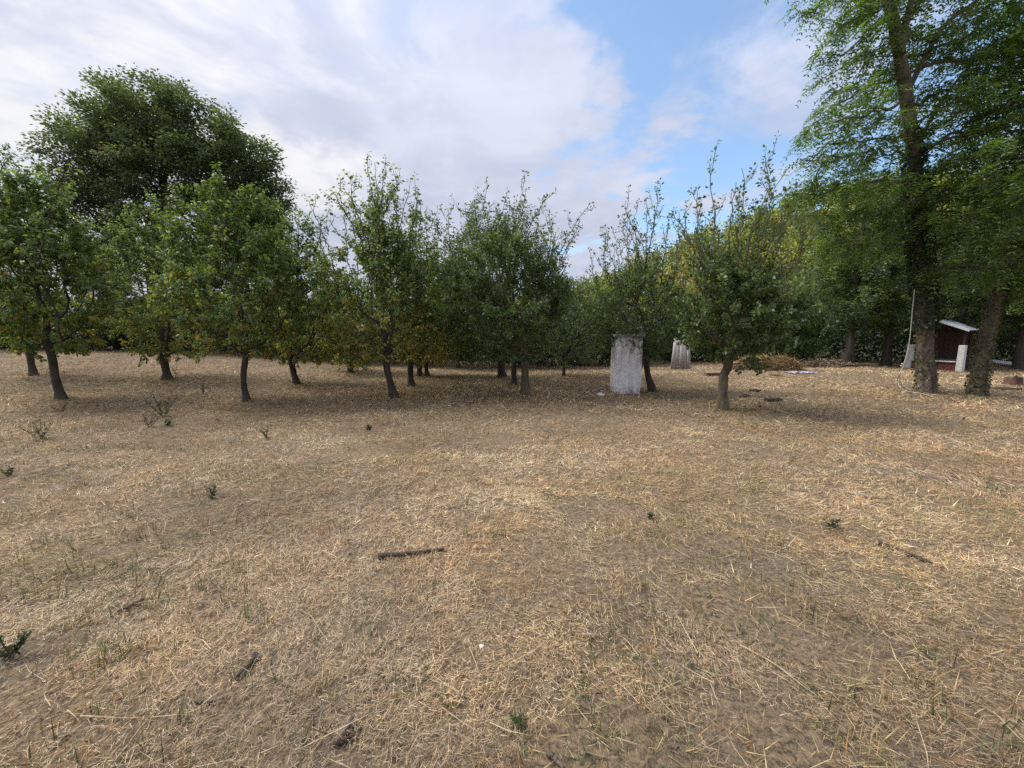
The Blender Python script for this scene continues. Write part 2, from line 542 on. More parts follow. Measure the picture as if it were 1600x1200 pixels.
PAL = {
    'pear': np.array([[.068, .110, .028], [.088, .130, .032], [.054, .090, .027], [.112, .142, .038]]),
    'apple': np.array([[.054, .090, .028], [.068, .104, .032], [.046, .074, .028], [.090, .114, .044]]),
    'locust': np.array([[.070, .125, .028], [.090, .150, .032], [.054, .100, .028], [.115, .170, .042]]),
    'linden': np.array([[.054, .078, .040], [.068, .094, .046], [.044, .064, .035], [.105, .128, .075]]),
    'wood': np.array([[.036, .068, .018], [.050, .088, .022], [.028, .052, .016], [.085, .120, .030]]),
    'hedge': np.array([[.016, .026, .011], [.022, .036, .013], [.030, .046, .016], [.013, .021, .009]]),  # undergrowth leaves, colour darkened to carry the shade of the back edge
}
LIFT = {'pear': 1.6, 'apple': 1.55, 'locust': 1.32, 'linden': 1.6, 'wood': 1.25}
def pick(rng, pal, n, var=.18):
    c = PAL[pal][rng.integers(0, 4, n)] * LIFT.get(pal, 1.0) * (1 + rng.normal(size=(n, 1)) * var)
    return np.clip(c, .006, .9)

def shoots_and_leaves(acc_w, acc_l, rng, P, par, r, sel, k_, Lsh, leafL, leafW, nl, pal, droop, upb, zspan, yellow=0.0, ctr=None, topshoot=1.0):
    idx = np.repeat(sel, k_)
    d0 = unit(P[idx] - P[par[idx]])
    outw = unit(P[idx] - ctr)
    t = np.clip((P[idx][:, 2] - zspan[0]) / (zspan[1] - zspan[0]), 0, 1)[:, None]
    d = unit(d0 * .8 + outw * .45 + rng.normal(size=(len(idx), 3)) * .55 + np.array([0, 0, 1]) * upb * (.3 + t))
    L = Lsh * (.45 + .8 * rng.random(len(idx))) * (1 + (topshoot - 1) * (t[:, 0] > .72) * rng.random(len(idx)) ** 1.5)
    a = P[idx]; b_ = a + d * L[:, None]
    # thin twig (three sided)
    n = len(idx)
    s = unit(np.cross(d, np.array([[.3, .5, .81]]))); s2 = np.cross(d, s)
    rr = .0035 + .002 * L[:, None]
    ring = lambda p, q_: np.stack([p + s * q_, p - .5 * s * q_ + .87 * s2 * q_, p - .5 * s * q_ - .87 * s2 * q_], 1)
    V = np.concatenate([ring(a, rr), ring(b_, rr * .4)], 1).reshape(-1, 3)
    o = (np.arange(n) * 6)[:, None]; j = np.arange(3)[None]; j2 = (j + 1) % 3
    acc_w.add(V, np.stack([o + j, o + j2, o + 3 + j2, o + 3 + j], -1).reshape(-1, 4))
    # leaves
    cnt = np.maximum(3, (nl * (L / Lsh) ** .8 * (.7 + .6 * rng.random(n))).astype(int))
    li = np.repeat(np.arange(n), cnt)
    m_ = len(li)
    u = .08 + .95 * rng.random(m_)
    pp = a[li] + d[li] * (L[li] * u)[:, None]
    ld = unit(np.cross(d[li], rdir(rng, m_)) + d[li] * .45 + np.array([0, 0, -droop]) * (.5 + rng.random((m_, 1))))
    pp = pp + ld * (leafL * .35)
    nr = rdir(rng, m_) + np.array([0, 0, .9])
    col = pick(rng, pal, m_)
    shoot_tone = (1 + .22 * rng.normal(size=n))[li][:, None]
    col = np.clip(col * np.clip(shoot_tone, .5, 1.6), .006, .9)
    if yellow > 0:
        low = 1 - np.clip((pp[:, 2] - zspan[0]) / (zspan[1] - zspan[0]), 0, 1)
        pr = yellow * (low ** 2.2)
        shy = rng.random(n)[li]
        ym = (rng.random(m_) < pr * .70 + .002) | (shy < pr * .28)
        yc = np.array([[.28, .26, .05], [.36, .29, .05], [.20, .22, .045], [.38, .24, .05]])[rng.integers(0, 4, m_)]
        col = np.where(ym[:, None], yc * (.7 + .5 * rng.random((m_, 1))), col)
    sz = .55 + .8 * rng.random(m_)
    Vl, Fl, Cl = leaves(pp, ld, nr, leafL * sz, leafW * sz, col)
    acc_l.add(Vl, Fl, Cl)

def fruit_tree(label, base, ctrl, crown, R, style, nleaf, seed, step=.15, dens=1.15, topshoot=1.0, yellow=0.0, hollow=.42, clump=.30, depth=None, name='fruit_tree', group='orchard fruit trees', bark='bark_dark', shape=None, tips=()):
    """base world point; ctrl trunk points (relative); crown (left,right,top,bottom) in world units relative to base: x0,x1,z0,z1"""
    rng = np.random.default_rng(seed)
    shape = shape or (2.3 if style == 'pear' else 4.0)
    x0, x1, z0, z1 = crown
    hw = (x1 - x0) / 2
    c = np.array([(x0 + x1) / 2, 0, z0])
    dy = depth or hw * .95
    pts = spline(ctrl, 9)
    nA = int(520 * dens)
    A = egg(rng, nA, c, hw * 1.02, dy * 1.0, (z1 - z0) * .93, shape, hollow, clump)
    P, par = grow(pts, A, step, step * 1.15, rng, up=.10)
    n_main = len(P)
    for tp_ in tips:
        ax_ = np.array([c[0] * .6 + tp_[0] * .4, tp_[1] * .5, z0 + (tp_[2] - z0) * .36])
        k0 = int(np.linalg.norm(P - ax_, axis=1).argmin())
        bow = rng.normal(size=3) * .17
        m_ = max(4, int(np.linalg.norm(tp_ - P[k0]) / .11))
        add = [P[k0] + (tp_ - P[k0]) * u_ + (bow + np.array([0, 0, -.12])) * math.sin(u_ * math.pi) + rng.normal(size=3) * .015 for u_ in np.arange(1, m_ + 1) / m_]
        c0_ = len(P)
        par = np.concatenate([par, [k0], np.arange(c0_, c0_ + m_ - 1)])
        P = np.vstack([P, add])
        for h_ in range(max(2, m_ // 3), m_ - 1, 2):
            if rng.random() < .25: continue
            ax_ = unit(P[c0_ + h_] - P[c0_ + h_ - 1])
            sd_ = unit(ax_ * .75 + np.cross(ax_, rdir(rng, 1)[0]) * .9 + np.array([0, 0, .15]))
            ns_ = rng.integers(2, 5)
            seg_ = [P[c0_ + h_] + sd_ * .10 * (w_ + 1) + rng.normal(size=3) * .012 + np.array([0, 0, .012 * w_ * w_]) for w_ in range(ns_)]
            par = np.concatenate([par, [c0_ + h_], np.arange(len(P), len(P) + ns_ - 1)])
            P = np.vstack([P, seg_])
    r, ch = radii(par, R, .005)
    r = np.maximum(r, .004)
    # flare at the root
    for q_ in range(3): r[q_] *= (1.75, 1.22, 1.06)[q_]
    P[0, 2] -= .06
    V, Fc = skeleton_mesh('trunk', P, par, r)
    aw = Acc(); aw.add(V, Fc)
    al = Acc()
    sel = np.where((r < .013) & (np.arange(len(P)) > 8) & (np.arange(len(P)) < n_main))[0]
    k_ = 2
    Lsh = .30 if style == 'pear' else .34
    leafL, leafW = (.076, .044) if style == 'pear' else (.068, .040)
    nleaf = nleaf * (2.1 if style == 'pear' else 2.2)
    nl = max(4, nleaf / max(1, len(sel) * k_))
    shoots_and_leaves(aw, al, rng, P, par, r, sel, k_, Lsh, leafL, leafW, nl, style, .75 if style == 'pear' else .25, .55, (z0, z1), yellow, np.array([c[0], 0, z0 + .35 * (z1 - z0)]), topshoot)
    if len(P) > n_main:
        st_ = np.arange(n_main, len(P)); st_ = st_[rng.random(len(st_)) < .85]
        shoots_and_leaves(aw, al, rng, P, par, r, st_, 1, .14, leafL, leafW, 7 if style == 'pear' else 6, style, .5 if style == 'pear' else .1, .5, (z0, z1), 0, np.array([c[0], 0, z0]), 1.0)
    t = thing(name, label, 'tree', base, 0, group)
    link('trunk', aw.mesh('trunk', True), bark, t)
    link('crown', al.mesh('crown'), 'leaf', t)
    return t

def px_tree(label, bp, fork, cr, wpx, style, nleaf, seed, **kw):
    base = G(*bp); Yd = base[1]
    pts = [np.zeros(3)]
    for f_ in fork: pts.append(at(f_[0], f_[1], Yd) - base)
    L_, R_, T_, B_ = cr
    cy_ = (T_ + B_) / 2
    x0 = at(L_, cy_, Yd)[0] - base[0]; x1 = at(R_, cy_, Yd)[0] - base[0]
    z1 = at((L_ + R_) / 2, T_, Yd)[2] - base[2]; z0 = at((L_ + R_) / 2, B_, Yd)[2] - base[2]
    ct = math.cos(math.atan((bp[0] - 800) / F))
    Rr = wpx / F * Yd / 2 * ct
    mx, hx_ = (x0 + x1) / 2, (x1 - x0) / 2 * ct ** .6
    x0, x1 = mx - hx_, mx + hx_
    tips = [at(a_, b_, Yd + dy_) - base for a_, b_, dy_ in kw.pop('tips', ())]
    fan = kw.pop('fan', None)
    if fan:
        rg_ = np.random.default_rng(seed + 900)
        for q_ in range(fan[0]):
            u_ = rg_.random()
            tips.append(at(fan[1] + (fan[2] - fan[1]) * u_, fan[3] + (fan[4] - fan[3]) * rg_.random() ** 1.0 + 60 * abs(u_ - .5), Yd + rg_.normal() * .6) - base)
    return fruit_tree(label, base, pts, (x0, x1, z0, z1), Rr, style, nleaf, seed, tips=tips, **kw)

px_tree('fruit tree with dark trunk leaning away towards the photo edge, frontmost at the far left', (97, 625), [(86, 590), (82, 560), (70, 525)], (-45, 172, 262, 548), 15, 'pear', 14000, 11, yellow=.35, fan=(8, -20, 150, 258, 300))
px_tree('fruit tree with thin dark trunk behind the leaning frontmost tree at the far left edge', (53, 587), [(47, 560), (43, 530)], (-70, 120, 235, 535), 13, 'pear', 9000, 12, yellow=.1)
px_tree('fruit tree with short stout trunk and a small sprout at its foot', (262, 593), [(258, 570), (254, 548)], (150, 345, 318, 556), 14, 'pear', 12000, 13, yellow=.5)
px_tree('fruit tree with a long bare side limb reaching out low from its thin bent trunk', (386, 627), [(381, 600), (381, 575), (387, 540)], (252, 490, 288, 548), 10, 'pear', 15000, 14, yellow=.4, topshoot=1.5, fan=(8, 300, 470, 296, 340))
px_tree('fruit tree with reddish dark trunk, right behind the tree with the bare side limb', (464, 600), [(457, 575), (453, 548)], (395, 540, 335, 560), 10, 'pear', 9000, 15, yellow=.7)
px_tree('small low fruit tree with a very short trunk at the back of the orchard', (548, 582), [(547, 572), (545, 560)], (495, 602, 430, 570), 9, 'pear', 5000, 16, yellow=.7)
px_tree('tall pointed fruit tree with slender leaning trunk and yellowing lower leaves', (617, 622), [(609, 595), (603, 565), (600, 535)], (482, 700, 335, 562), 11, 'pear', 10500, 17, yellow=.75, topshoot=1.5, hollow=.42, clump=.40, shape=2.0, tips=((602, 250, 0), (545, 272, .2), (575, 262, -.2), (625, 285, .1), (482, 314, .1), (500, 345, -.2), (655, 312, 0), (520, 300, .3), (640, 290, .3)), fan=(18, 500, 680, 268, 350))
px_tree('fruit tree with straight dark trunk just behind the tall pointed tree', (643, 603), [(641, 580), (640, 550)], (585, 730, 335, 562), 9, 'pear', 7000, 18, yellow=.7)
px_tree('fruit tree with paired grey trunk, the left one of two close trunks', (656, 588), [(655, 570), (653, 545)], (610, 700, 400, 560), 8, 'pear', 4000, 19, yellow=.6)
px_tree('fruit tree with paired dark trunk, the right one of two close trunks', (667, 587), [(666, 570), (668, 545)], (640, 752, 372, 560), 6, 'pear', 5000, 20, yellow=.7)
px_tree('thin stemmed fruit tree at the back between the paired trunks and the large dense tree', (716, 575), [(716, 565), (714, 550)], (676, 775, 420, 560), 5, 'apple', 4000, 21, yellow=.2)
px_tree('fruit tree with a broad dark trunk, rearmost of three trunks in a row', (784, 589), [(783, 570), (781, 540)], (688, 800, 318, 560), 12, 'apple', 7000, 22)
px_tree('fruit tree with a narrow dark trunk, middle one of three trunks in a row', (803, 601), [(803, 580), (803, 545)], (745, 880, 330, 560), 9, 'apple', 6500, 23)
px_tree('large dense fruit tree with straight olive trunk, front one of three trunks in a row', (821, 617), [(820, 590), (820, 560), (818, 530)], (692, 885, 360, 560), 12, 'apple', 14500, 24, topshoot=1.7, bark='bark_olive', tips=((816, 285, 0), (748, 304, .2), (793, 300, -.3), (850, 312, .2), (918, 322, 0), (905, 350, .3), (890, 372, -.2), (700, 330, 0), (725, 325, .3)), fan=(16, 700, 890, 305, 380))
px_tree('thin stemmed small fruit tree behind the gap between the dense tree and the white pillar', (881, 588), [(881, 575), (880, 555)], (835, 965, 440, 565), 5, 'apple', 6000, 25)
px_tree('airy fruit tree with leaning dark trunk right beside the white pillar', (1020, 612), [(1012, 585), (1010, 560), (1008, 520)], (915, 1085, 425, 552), 10, 'apple', 6500, 26, topshoot=1.8, clump=.45, tips=((1031, 286, 0), (1012, 320, .3), (975, 322, -.2), (948, 362, 0), (1062, 335, .1), (1045, 350, -.4), (930, 400, .2)), fan=(16, 920, 1090, 335, 430), shape=5)
px_tree('nearest fruit tree with thick straight olive trunk and long upright shoots', (1129, 641), [(1129, 618), (1130, 600), (1131, 586)], (1064, 1232, 425, 556), 16, 'apple', 8500, 27, topshoot=1.8, clump=.4, bark='bark_olive', tips=((1107, 256, 0), (1194, 240, .2), (1150, 285, -.2), (1088, 302, .2), (1160, 262, .4), (1225, 268, 0), (1245, 300, -.3), (1070, 345, -.2), (1205, 290, -.3), (1262, 330, .2)), fan=(26, 1050, 1265, 300, 430), shape=5)

# bare side limb of the bent-trunk tree
_t4 = [o for o in bpy.data.objects if o.get('label', '').startswith('fruit tree with a long bare')][0]
_b4 = G(386, 627)
tube_obj('limb', spline([at(386, 548, _b4[1]) - _b4, at(372, 540, _b4[1] - .1) - _b4, at(352, 526, _b4[1] - .2) - _b4, at(332, 525, _b4[1] - .25) - _b4, at(306, 533, _b4[1] - .3) - _b4], 14), np.linspace(.045, .012, 14), 'bark_dark', _t4, 7, .05)

# --- robinia style trees with feathery leaves
def fronds(acc, rng, pos, d, L, pal='locust', pairs=6, lf=.05, lw=.022, droop=.5):
    n = len(pos)
    d = unit(d); side = unit(np.cross(d, np.array([[0, 0, 1.]]) + rng.normal(size=(n, 3)) * .25)); nr = np.cross(side, d)
    L = L * (.7 + .6 * rng.random(n))
    colf = pick(rng, pal, n, .25)
    t = (np.arange(pairs) + .8) / pairs
    ctr = pos[:, None] + d[:, None] * (L[:, None] * t)[..., None] + np.array([0, 0, -1.]) * (droop * L[:, None] * t ** 2)[..., None]
    for sgn in (-1, 1):
        pp = ctr.reshape(-1, 3)
        dd = (np.repeat(side, pairs, 0) * sgn + np.repeat(d, pairs, 0) * .5 + np.array([0, 0, -.25]) + rng.normal(size=(n * pairs, 3)) * .2)
        m_ = n * pairs
        sz = .8 + .4 * rng.random(m_)
        V_, F_, C_ = leaves(pp, dd, np.repeat(nr, pairs, 0) + rng.normal(size=(m_, 3)) * .3, lf * sz, lw * sz, np.repeat(colf, pairs, 0) * (1 + .1 * rng.normal(size=(m_, 1))), .1)
        acc.add(V_, F_, np.clip(C_, .005, 1))

def locust_parts(trunk_pts, A, R, seed, step, nfr, frL=.30, lf=.075, lw=.034, pal='locust', wind=(-.35, -.1, -.25), pairs=6, first=.3, tip=.08):
    rng = np.random.default_rng(seed)
    P, par = grow(trunk_pts, A, step, step * 1.2, rng, up=.10, jitter=.22, first=first, maxn=3400)
    r, ch = radii(par, R, .008)
    r = np.maximum(r, .006)
    nt_ = len(trunk_pts); r[:nt_] = np.linspace(R, tip, nt_)
    r[nt_:] = np.minimum(r[nt_:], np.where(par[nt_:] < nt_, .45 * r[par[nt_:]], 9))
    for q_ in range(nt_, len(r)): r[q_] = min(r[q_], r[par[q_]])
    r[0] *= 1.3; r[1] *= 1.1
    V, Fc = skeleton_mesh('trunk', P, par, r)
    aw = Acc(); aw.add(V, Fc)
    sel = np.where((r < .03) & (np.arange(len(P)) > len(trunk_pts)))[0]
    k_ = max(1, int(nfr / max(1, len(sel))))
    idx = np.repeat(sel, k_)
    n = len(idx)
    d0 = unit(P[idx] - P[par[idx]])
    d = unit(d0 * .6 + rng.normal(size=(n, 3)) * .6 * np.array([1, 1, .45]) + np.array(wind))
    pos = P[idx] - d0 * (step * rng.random((n, 1))) + rng.normal(size=(n, 3)) * step * .28
    al = Acc()
    fronds(al, rng, pos, d, frL, pal, pairs=pairs, lf=lf, lw=lw)
    return aw.mesh('trunk', True), al.mesh('crown')

def ivy_on(parent, pts, r, n, seed, pal=((.05, .07, .018), (.09, .095, .028), (.03, .045, .015), (.16, .14, .05)), size=.055):
    rng = np.random.default_rng(seed)
    pts = np.asarray(pts); m_ = len(pts)
    q_ = rng.random(n) * (m_ - 1.001); i_ = q_.astype(int); f_ = (q_ - i_)[:, None]
    p = pts[i_] * (1 - f_) + pts[i_ + 1] * f_
    rr = r[i_] * (1 - f_[:, 0]) + r[i_ + 1] * f_[:, 0]
    ax = unit(pts[i_ + 1] - pts[i_])
    o_ = unit(np.cross(ax, rdir(rng, n)))
    pos = p + o_ * (rr * (1.0 + .16 * rng.random(n) ** 2))[:, None]
    d = unit(np.array([[0, 0, -1.]]) + o_ * .5 + rng.normal(size=(n, 3)) * .6)
    col = np.array(pal)[rng.integers(0, 4, n)] * (.8 + .4 * rng.random((n, 1)))
    a_ = Acc(); a_.add(*leaves(pos, d, o_ + rng.normal(size=(n, 3)) * .35, size * (.7 + .6 * rng.random(n)), size * (.6 + .5 * rng.random(n)), col))
    return link('ivy', a_.mesh('ivy'), 'leaf', parent)

# tall ivy-clad tree
bt = G(1447, 613); Yt = bt[1]
ctl = [(1447, 612), (1446, 560), (1444, 480), (1440, 400), (1436, 320), (1425, 220), (1411, 120), (1400, 50), (1388, 0), (1370, -90), (1350, -200)]
tp = spline([at(a_, b_, Yt) - bt for a_, b_ in ctl], 26); tp[0] = (0, 0, -.08)
rng = np.random.default_rng(31)
def blob(c, rx, ry, rz, n):
    d_ = rdir(rng, n); return np.asarray(c) + d_ * (rng.random((n, 1)) ** .45) * np.array([rx, ry, rz])
def pb(px, py, Y, rxp, rzp, n, ry=None):
    c = at(px, py, Y); s_ = Y / F
    return blob(c, rxp * s_, ry or rxp * s_, rzp * s_, n)
A = np.concatenate([
    pb(1350, 70, Yt, 62, 95, 170), pb(1330, 200, Yt - .3, 70, 55, 150), pb(1320, 290, Yt, 85, 55, 150), pb(1480, 60, Yt + .3, 75, 90, 170), pb(1400, -120, Yt, 150, 110, 220),
    pb(1500, 190, Yt - .3, 80, 60, 160), pb(1570, 60, Yt, 80, 110, 170), pb(1590, 220, Yt - .6, 80, 70, 150), pb(1350, 380, Yt + .6, 80, 40, 80), pb(1520, 330, Yt - .8, 90, 55, 150), pb(1530, 420, Yt - .6, 70, 40, 90)]) - bt
t = thing('robinia_tree', 'tall feathery-leaved tree with upright ivy-clad trunk and a rope hanging from it', 'tree', bt, 0, 'tall feathery trees by the barbecue')
me_w, me_l = locust_parts(tp, A, .185, 32, .22, 8600, .32, .088, .034, pairs=5, tip=.08)
link('trunk', me_w, 'bark_big', t); link('crown', me_l, 'leaf', t)
for q_, (lc, r0_) in enumerate((([(1406, 85), (1414, 40), (1424, 0), (1440, -90)], .085), ([(1414, 150), (1440, 100), (1475, 40), (1528, 0), (1580, -40)], .06), ([(1428, 250), (1452, 190), (1500, 120), (1560, 60)], .045), ([(1436, 330), (1455, 320), (1470, 300), (1500, 290)], .05))):
    lp_ = spline([at(a_, b_, Yt + .1 * (q_ - 1)) - bt for a_, b_ in lc], 14)
    tube_obj('limb', lp_, np.linspace(r0_, r0_ * .45, 14), 'bark_big', t, 8, .05, q_)
ir = np.linspace(.19, .145, 14)
ivy_on(t, tp[:14], ir, 1700, 33)
ivy_on(t, tp[4:13], ir[4:13] * 1.3, 3400, 34, ((.028, .05, .016), (.04, .068, .022), (.02, .035, .014), (.055, .08, .03)), .065)

# leaning ivy-clad tree
bl = G(1526, 618); Yl = bl[1]
ctl = [(1526, 618), (1531, 580), (1543, 520), (1562, 450), (1585, 380), (1618, 290), (1660, 180), (1700, 60)]
tp2 = spline([at(a_, b_, Yl) - bl for a_, b_ in ctl], 22); tp2[0] = (0, 0, -.08)
A = np.concatenate([pb(1560, 260, Yl - .6, 85, 70, 150), pb(1640, 120, Yl, 120, 110, 200), pb(1660, 420, Yl - .5, 70, 60, 110), pb(1740, 0, Yl, 150, 150, 200), pb(1680, 330, Yl - .3, 90, 80, 150)]) - bl
t = thing('robinia_tree', 'feathery-leaved tree with slanting ivy-clad trunk beside the small barbecue', 'tree', bl, 0, 'tall feathery trees by the barbecue')
me_w, me_l = locust_parts(tp2, A, .165, 36, .22, 6000, .32, .092, .036, pairs=5, tip=.10)
link('trunk', me_w, 'bark_olive', t); link('crown', me_l, 'leaf', t)
ivy_on(t, tp2[:14], np.linspace(.17, .125, 14), 1500, 37, ((.07, .075, .025), (.11, .10, .035), (.05, .055, .02), (.18, .15, .06)))

# woodland trees behind (two shapes, copied)
def wood_variant(seed, H, Wd, low=.22):
    rng_ = np.random.default_rng(seed)
    tp_ = spline([(0, 0, -.1), (.1, .05, H * .25), (-.05, .1, H * .5), (.12, 0, H * .82)], 14)
    A_ = egg(rng_, 620, np.array([0, 0, H * low]), Wd / 2, Wd / 2, H * (1 - low), 2.0, .25, .5)
    return locust_parts(tp_, A_, .17, seed, .30, 2700, .38, .115, .052, wind=(-.25, 0, -.3), pairs=5, pal='wood')
wv_ = [wood_variant(41, 8.5, 5.2), wood_variant(42, 7.2, 5.6, .12), wood_variant(43, 5.2, 4.4, .1)]
def wood_tree(label, px, base_py, v, s, rz, Y=None, name='woodland_tree'):
    b_ = G(px, base_py) if Y is None else onground(((px - 800) / F) * Y * 1.0, Y)
    t_ = thing(name, label, 'tree', b_, rz, 'woodland trees beyond the orchard')
    t_.scale = (s, s, s)
    for nm, me, mt in (('trunk', wv_[v][0], 'bark_dark'), ('crown', wv_[v][1], 'leaf')):
        link(nm, me, mt, t_)
wood = [
    ('woodland tree with dark ivy trunk left of the rope, behind the tall tree', 1383, 572, None, 0, 1.0, .4),
    ('woodland tree with a thin trunk behind the rubble heap', 1328, 560, 18.0, 0, .98, 1.3),
    ('woodland tree behind the brush pile', 1240, 0, 19.5, 2, .66, 2.2),
    ('woodland tree with dark trunk at the far right edge', 1592, 578, None, 0, 1.05, 3.0),
    ('woodland tree directly behind the barbecue roof', 1490, 0, 19.0, 1, 1.1, 4.1),
    ('tall woodland tree deep behind the slanting tree', 1560, 0, 23.0, 0, 1.2, 5.0),
    ('low woodland tree behind the nearest fruit tree', 1130, 0, 21.0, 2, .72, 3.9),
    ('low woodland tree behind the leaning grey board', 1050, 0, 22.0, 2, .72, 5.3),
    ('low woodland tree behind the white pillar', 960, 0, 24.0, 2, .72, 1.9),
    ('round low woodland tree seen in the gap between dense and airy fruit trees', 885, 0, 20.0, 2, .80, .2),
    ('low woodland tree behind the large dense fruit tree', 790, 0, 21.0, 2, .85, 4.4),
    ('low woodland tree behind the paired trunks', 700, 0, 22.0, 2, .82, 2.4),
    ('low woodland tree behind the tall pointed fruit tree', 610, 0, 23.0, 2, .80, 3.3),
    ('low woodland tree behind the small low fruit tree', 530, 0, 22.0, 2, .78, 5.8),
    ('woodland tree behind the reddish trunked fruit tree', 440, 0, 23.0, 1, .72, .7),
    ('woodland tree filling the gap behind the leaning trunk at far left', 40, 0, 20.0, 1, .62, 2.0),
    ('woodland tree under the huge domed tree, behind the stout short trunk', 190, 0, 21.0, 1, .66, 3.6),
    ('woodland tree under the huge domed tree, behind the bare side limb', 330, 0, 21.5, 1, .66, 5.1),
    ('sparse woodland tree rising at the far left edge of the sky', -40, 0, 22.0, 1, .92, 1.6),
]
for lb, px, py, Yw, v, s, rz in wood:
    wood_tree(lb, px, py, v, s, rz, Yw)

# --- great broad-leaved tree
bL = onground(((255 - 800) / F) * 24.0, 24.0); YL = 24.0
rng = np.random.default_rng(51)
tpL = spline([(0, 0, -.1), (.05, 0, 1.6), (.0, .1, 3.2), (.15, 0, 5.2)], 12)
A = np.concatenate([
    pb(240, 195, YL, 88, 72, 420, 2.6), pb(305, 222, YL, 62, 62, 260, 2.4), pb(185, 222, YL, 62, 62, 220, 2.4), pb(150, 275, YL - 1, 58, 80, 300, 2.2), pb(352, 262, YL - .5, 80, 72, 380, 2.6), pb(402, 332, YL, 56, 68, 260, 2.2), pb(260, 300, YL - 1.5, 105, 80, 360, 2.0), pb(165, 380, YL, 65, 70, 160, 2.2), pb(330, 400, YL, 90, 60, 160, 2.4)]) - bL
q_ = vnoise(A[:, 0] + A[:, 1] * .5, A[:, 2] - A[:, 1] * .4, .9, 4)
A = A[q_ > .27]
P, par = grow(tpL, A, .38, .46, rng, up=.05, jitter=.18, maxn=3600)
r, ch = radii(par, .46, .012); r = np.maximum(r, .01); r[0] *= 1.3
V, Fc = skeleton_mesh('trunk', P, par, r)
aw = Acc(); aw.add(V, Fc)
sel = np.where((r < .05) & (np.arange(len(P)) > 12))[0]
n = 104000
idx = sel[rng.integers(0, len(sel), n)]
dd = unit(P[idx] - P[par[idx]])
# leaves sit in flat sprays around each branch end
spray = np.clip(rng.normal(size=(n, 3)), -1.5, 1.5) * np.array([.32, .32, .16])
pos = P[idx] + spray
ld = unit(spray * np.array([1, 1, .4]) + dd * .25 + np.array([0, 0, -.14]) + rng.normal(size=(n, 3)) * .1)
tone = 1 + .35 * (vnoise(P[idx][:, 0] * 1.0, P[idx][:, 2], 1.1, 9) - .5)
col = pick(rng, 'linden', n) * tone[:, None]
rust = (vnoise(P[idx][:, 0], P[idx][:, 2], .8, 13) > .84) & (rng.random(n) < .15)
col = np.where(rust[:, None], np.array([[.11, .06, .025]]) * (.7 + .6 * rng.random((n, 1))), col)
al = Acc(); al.add(*leaves(pos, ld, np.array([[0, 0, 1.]]) + rng.normal(size=(n, 3)) * .45, .165 * (.7 + .6 * rng.random(n)), .105 * (.7 + .6 * rng.random(n)), col))
t = thing('broadleaf_tree', 'huge dark domed broadleaf tree rising above the orchard trees', 'tree', bL)
link('trunk', aw.mesh('trunk', True), 'bark_dark', t); link('crown', al.mesh('crown'), 'leaf', t)

# ------------------------------------------------------------------ undergrowth along the back of the field
edge_px = [(-260, 543), (0, 548), (200, 552), (400, 562), (550, 571), (700, 576), (900, 578), (1040, 571), (1160, 566), (1300, 566), (1400, 570), (1520, 572), (1620, 574), (1800, 574)]
edge = np.array([G(*e_)[:2] for e_ in edge_px])
rng = np.random.default_rng(61)
n = 84000
seg = np.linalg.norm(np.diff(edge, axis=0), axis=1); cs = np.concatenate([[0], np.cumsum(seg)])
s_ = rng.random(n) * cs[-1]
ex = np.interp(s_, cs, edge[:, 0]); ey = np.interp(s_, cs, edge[:, 1])
back = .15 + rng.random(n) ** 1.3 * 3.2
hmax = 1.0 + 1.6 * fbm(s_, s_ * 0, .55, 3, 3) + .45 * back * .8
hh = rng.random(n) ** .75
z = hh * hmax
ey2 = ey + back + .5 * (vnoise(s_, z * 1.5, 1.3, 5) - .5) + 1.15 * (1 - np.minimum(1, z / .9))
pos = np.stack([ex, ey2, gz(ex, ey2) + z], 1)
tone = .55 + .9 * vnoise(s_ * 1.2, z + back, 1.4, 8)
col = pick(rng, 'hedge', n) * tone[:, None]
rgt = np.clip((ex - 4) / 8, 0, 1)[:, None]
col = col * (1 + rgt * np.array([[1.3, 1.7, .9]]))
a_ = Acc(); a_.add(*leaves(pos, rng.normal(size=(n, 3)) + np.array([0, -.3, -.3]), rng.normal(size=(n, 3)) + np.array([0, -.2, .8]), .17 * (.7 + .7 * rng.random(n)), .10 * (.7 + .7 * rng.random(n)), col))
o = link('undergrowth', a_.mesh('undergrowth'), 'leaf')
o['kind'] = 'stuff'; o['label'] = 'tangled undergrowth along the back edge of the field, shade painted into its leaves'; o['category'] = 'undergrowth'

# ------------------------------------------------------------------ wooded hillside
rng = np.random.default_rng(71)
nc = 820
hx = rng.uniform(-30, 175, nc); hy = rng.uniform(46, 125, nc)
keep = (sstep(-22, 120, hx) * 36 * sstep(42, 118, hy) > .6) & (np.abs(hx) < hy * 1.75)
hx, hy = hx[keep], hy[keep]; nc = len(hx)
hz = gz(hx, hy)
hh = rng.uniform(4.5, 8.5, nc); hr = hh * rng.uniform(.30, .42, nc)
pal = np.array([[.12, .16, .04], [.22, .25, .05], [.38, .37, .07], [.08, .12, .03], [.27, .20, .07], [.17, .21, .05], [.46, .42, .09]])  # yellow crown colours stand in for sunlit patches on the slope
ci = rng.choice(7, nc, p=[.24, .18, .14, .20, .08, .10, .06])
per = 230
n = nc * per
ti = np.repeat(np.arange(nc), per)
d_ = rdir(rng, n); rr = rng.random(n) ** .35
lob = 1 + .3 * np.sin(d_[:, 0] * 5 + ti) * np.sin(d_[:, 2] * 6 + ti * 1.7)
pos = np.stack([hx[ti] + d_[:, 0] * hr[ti] * rr * lob, hy[ti] + d_[:, 1] * hr[ti] * rr * lob, hz[ti] + hh[ti] * .55 + d_[:, 2] * hh[ti] * .48 * rr * lob], 1)
col = pal[ci[ti]] * 1.1 * (.65 + .7 * rng.random((n, 1)))
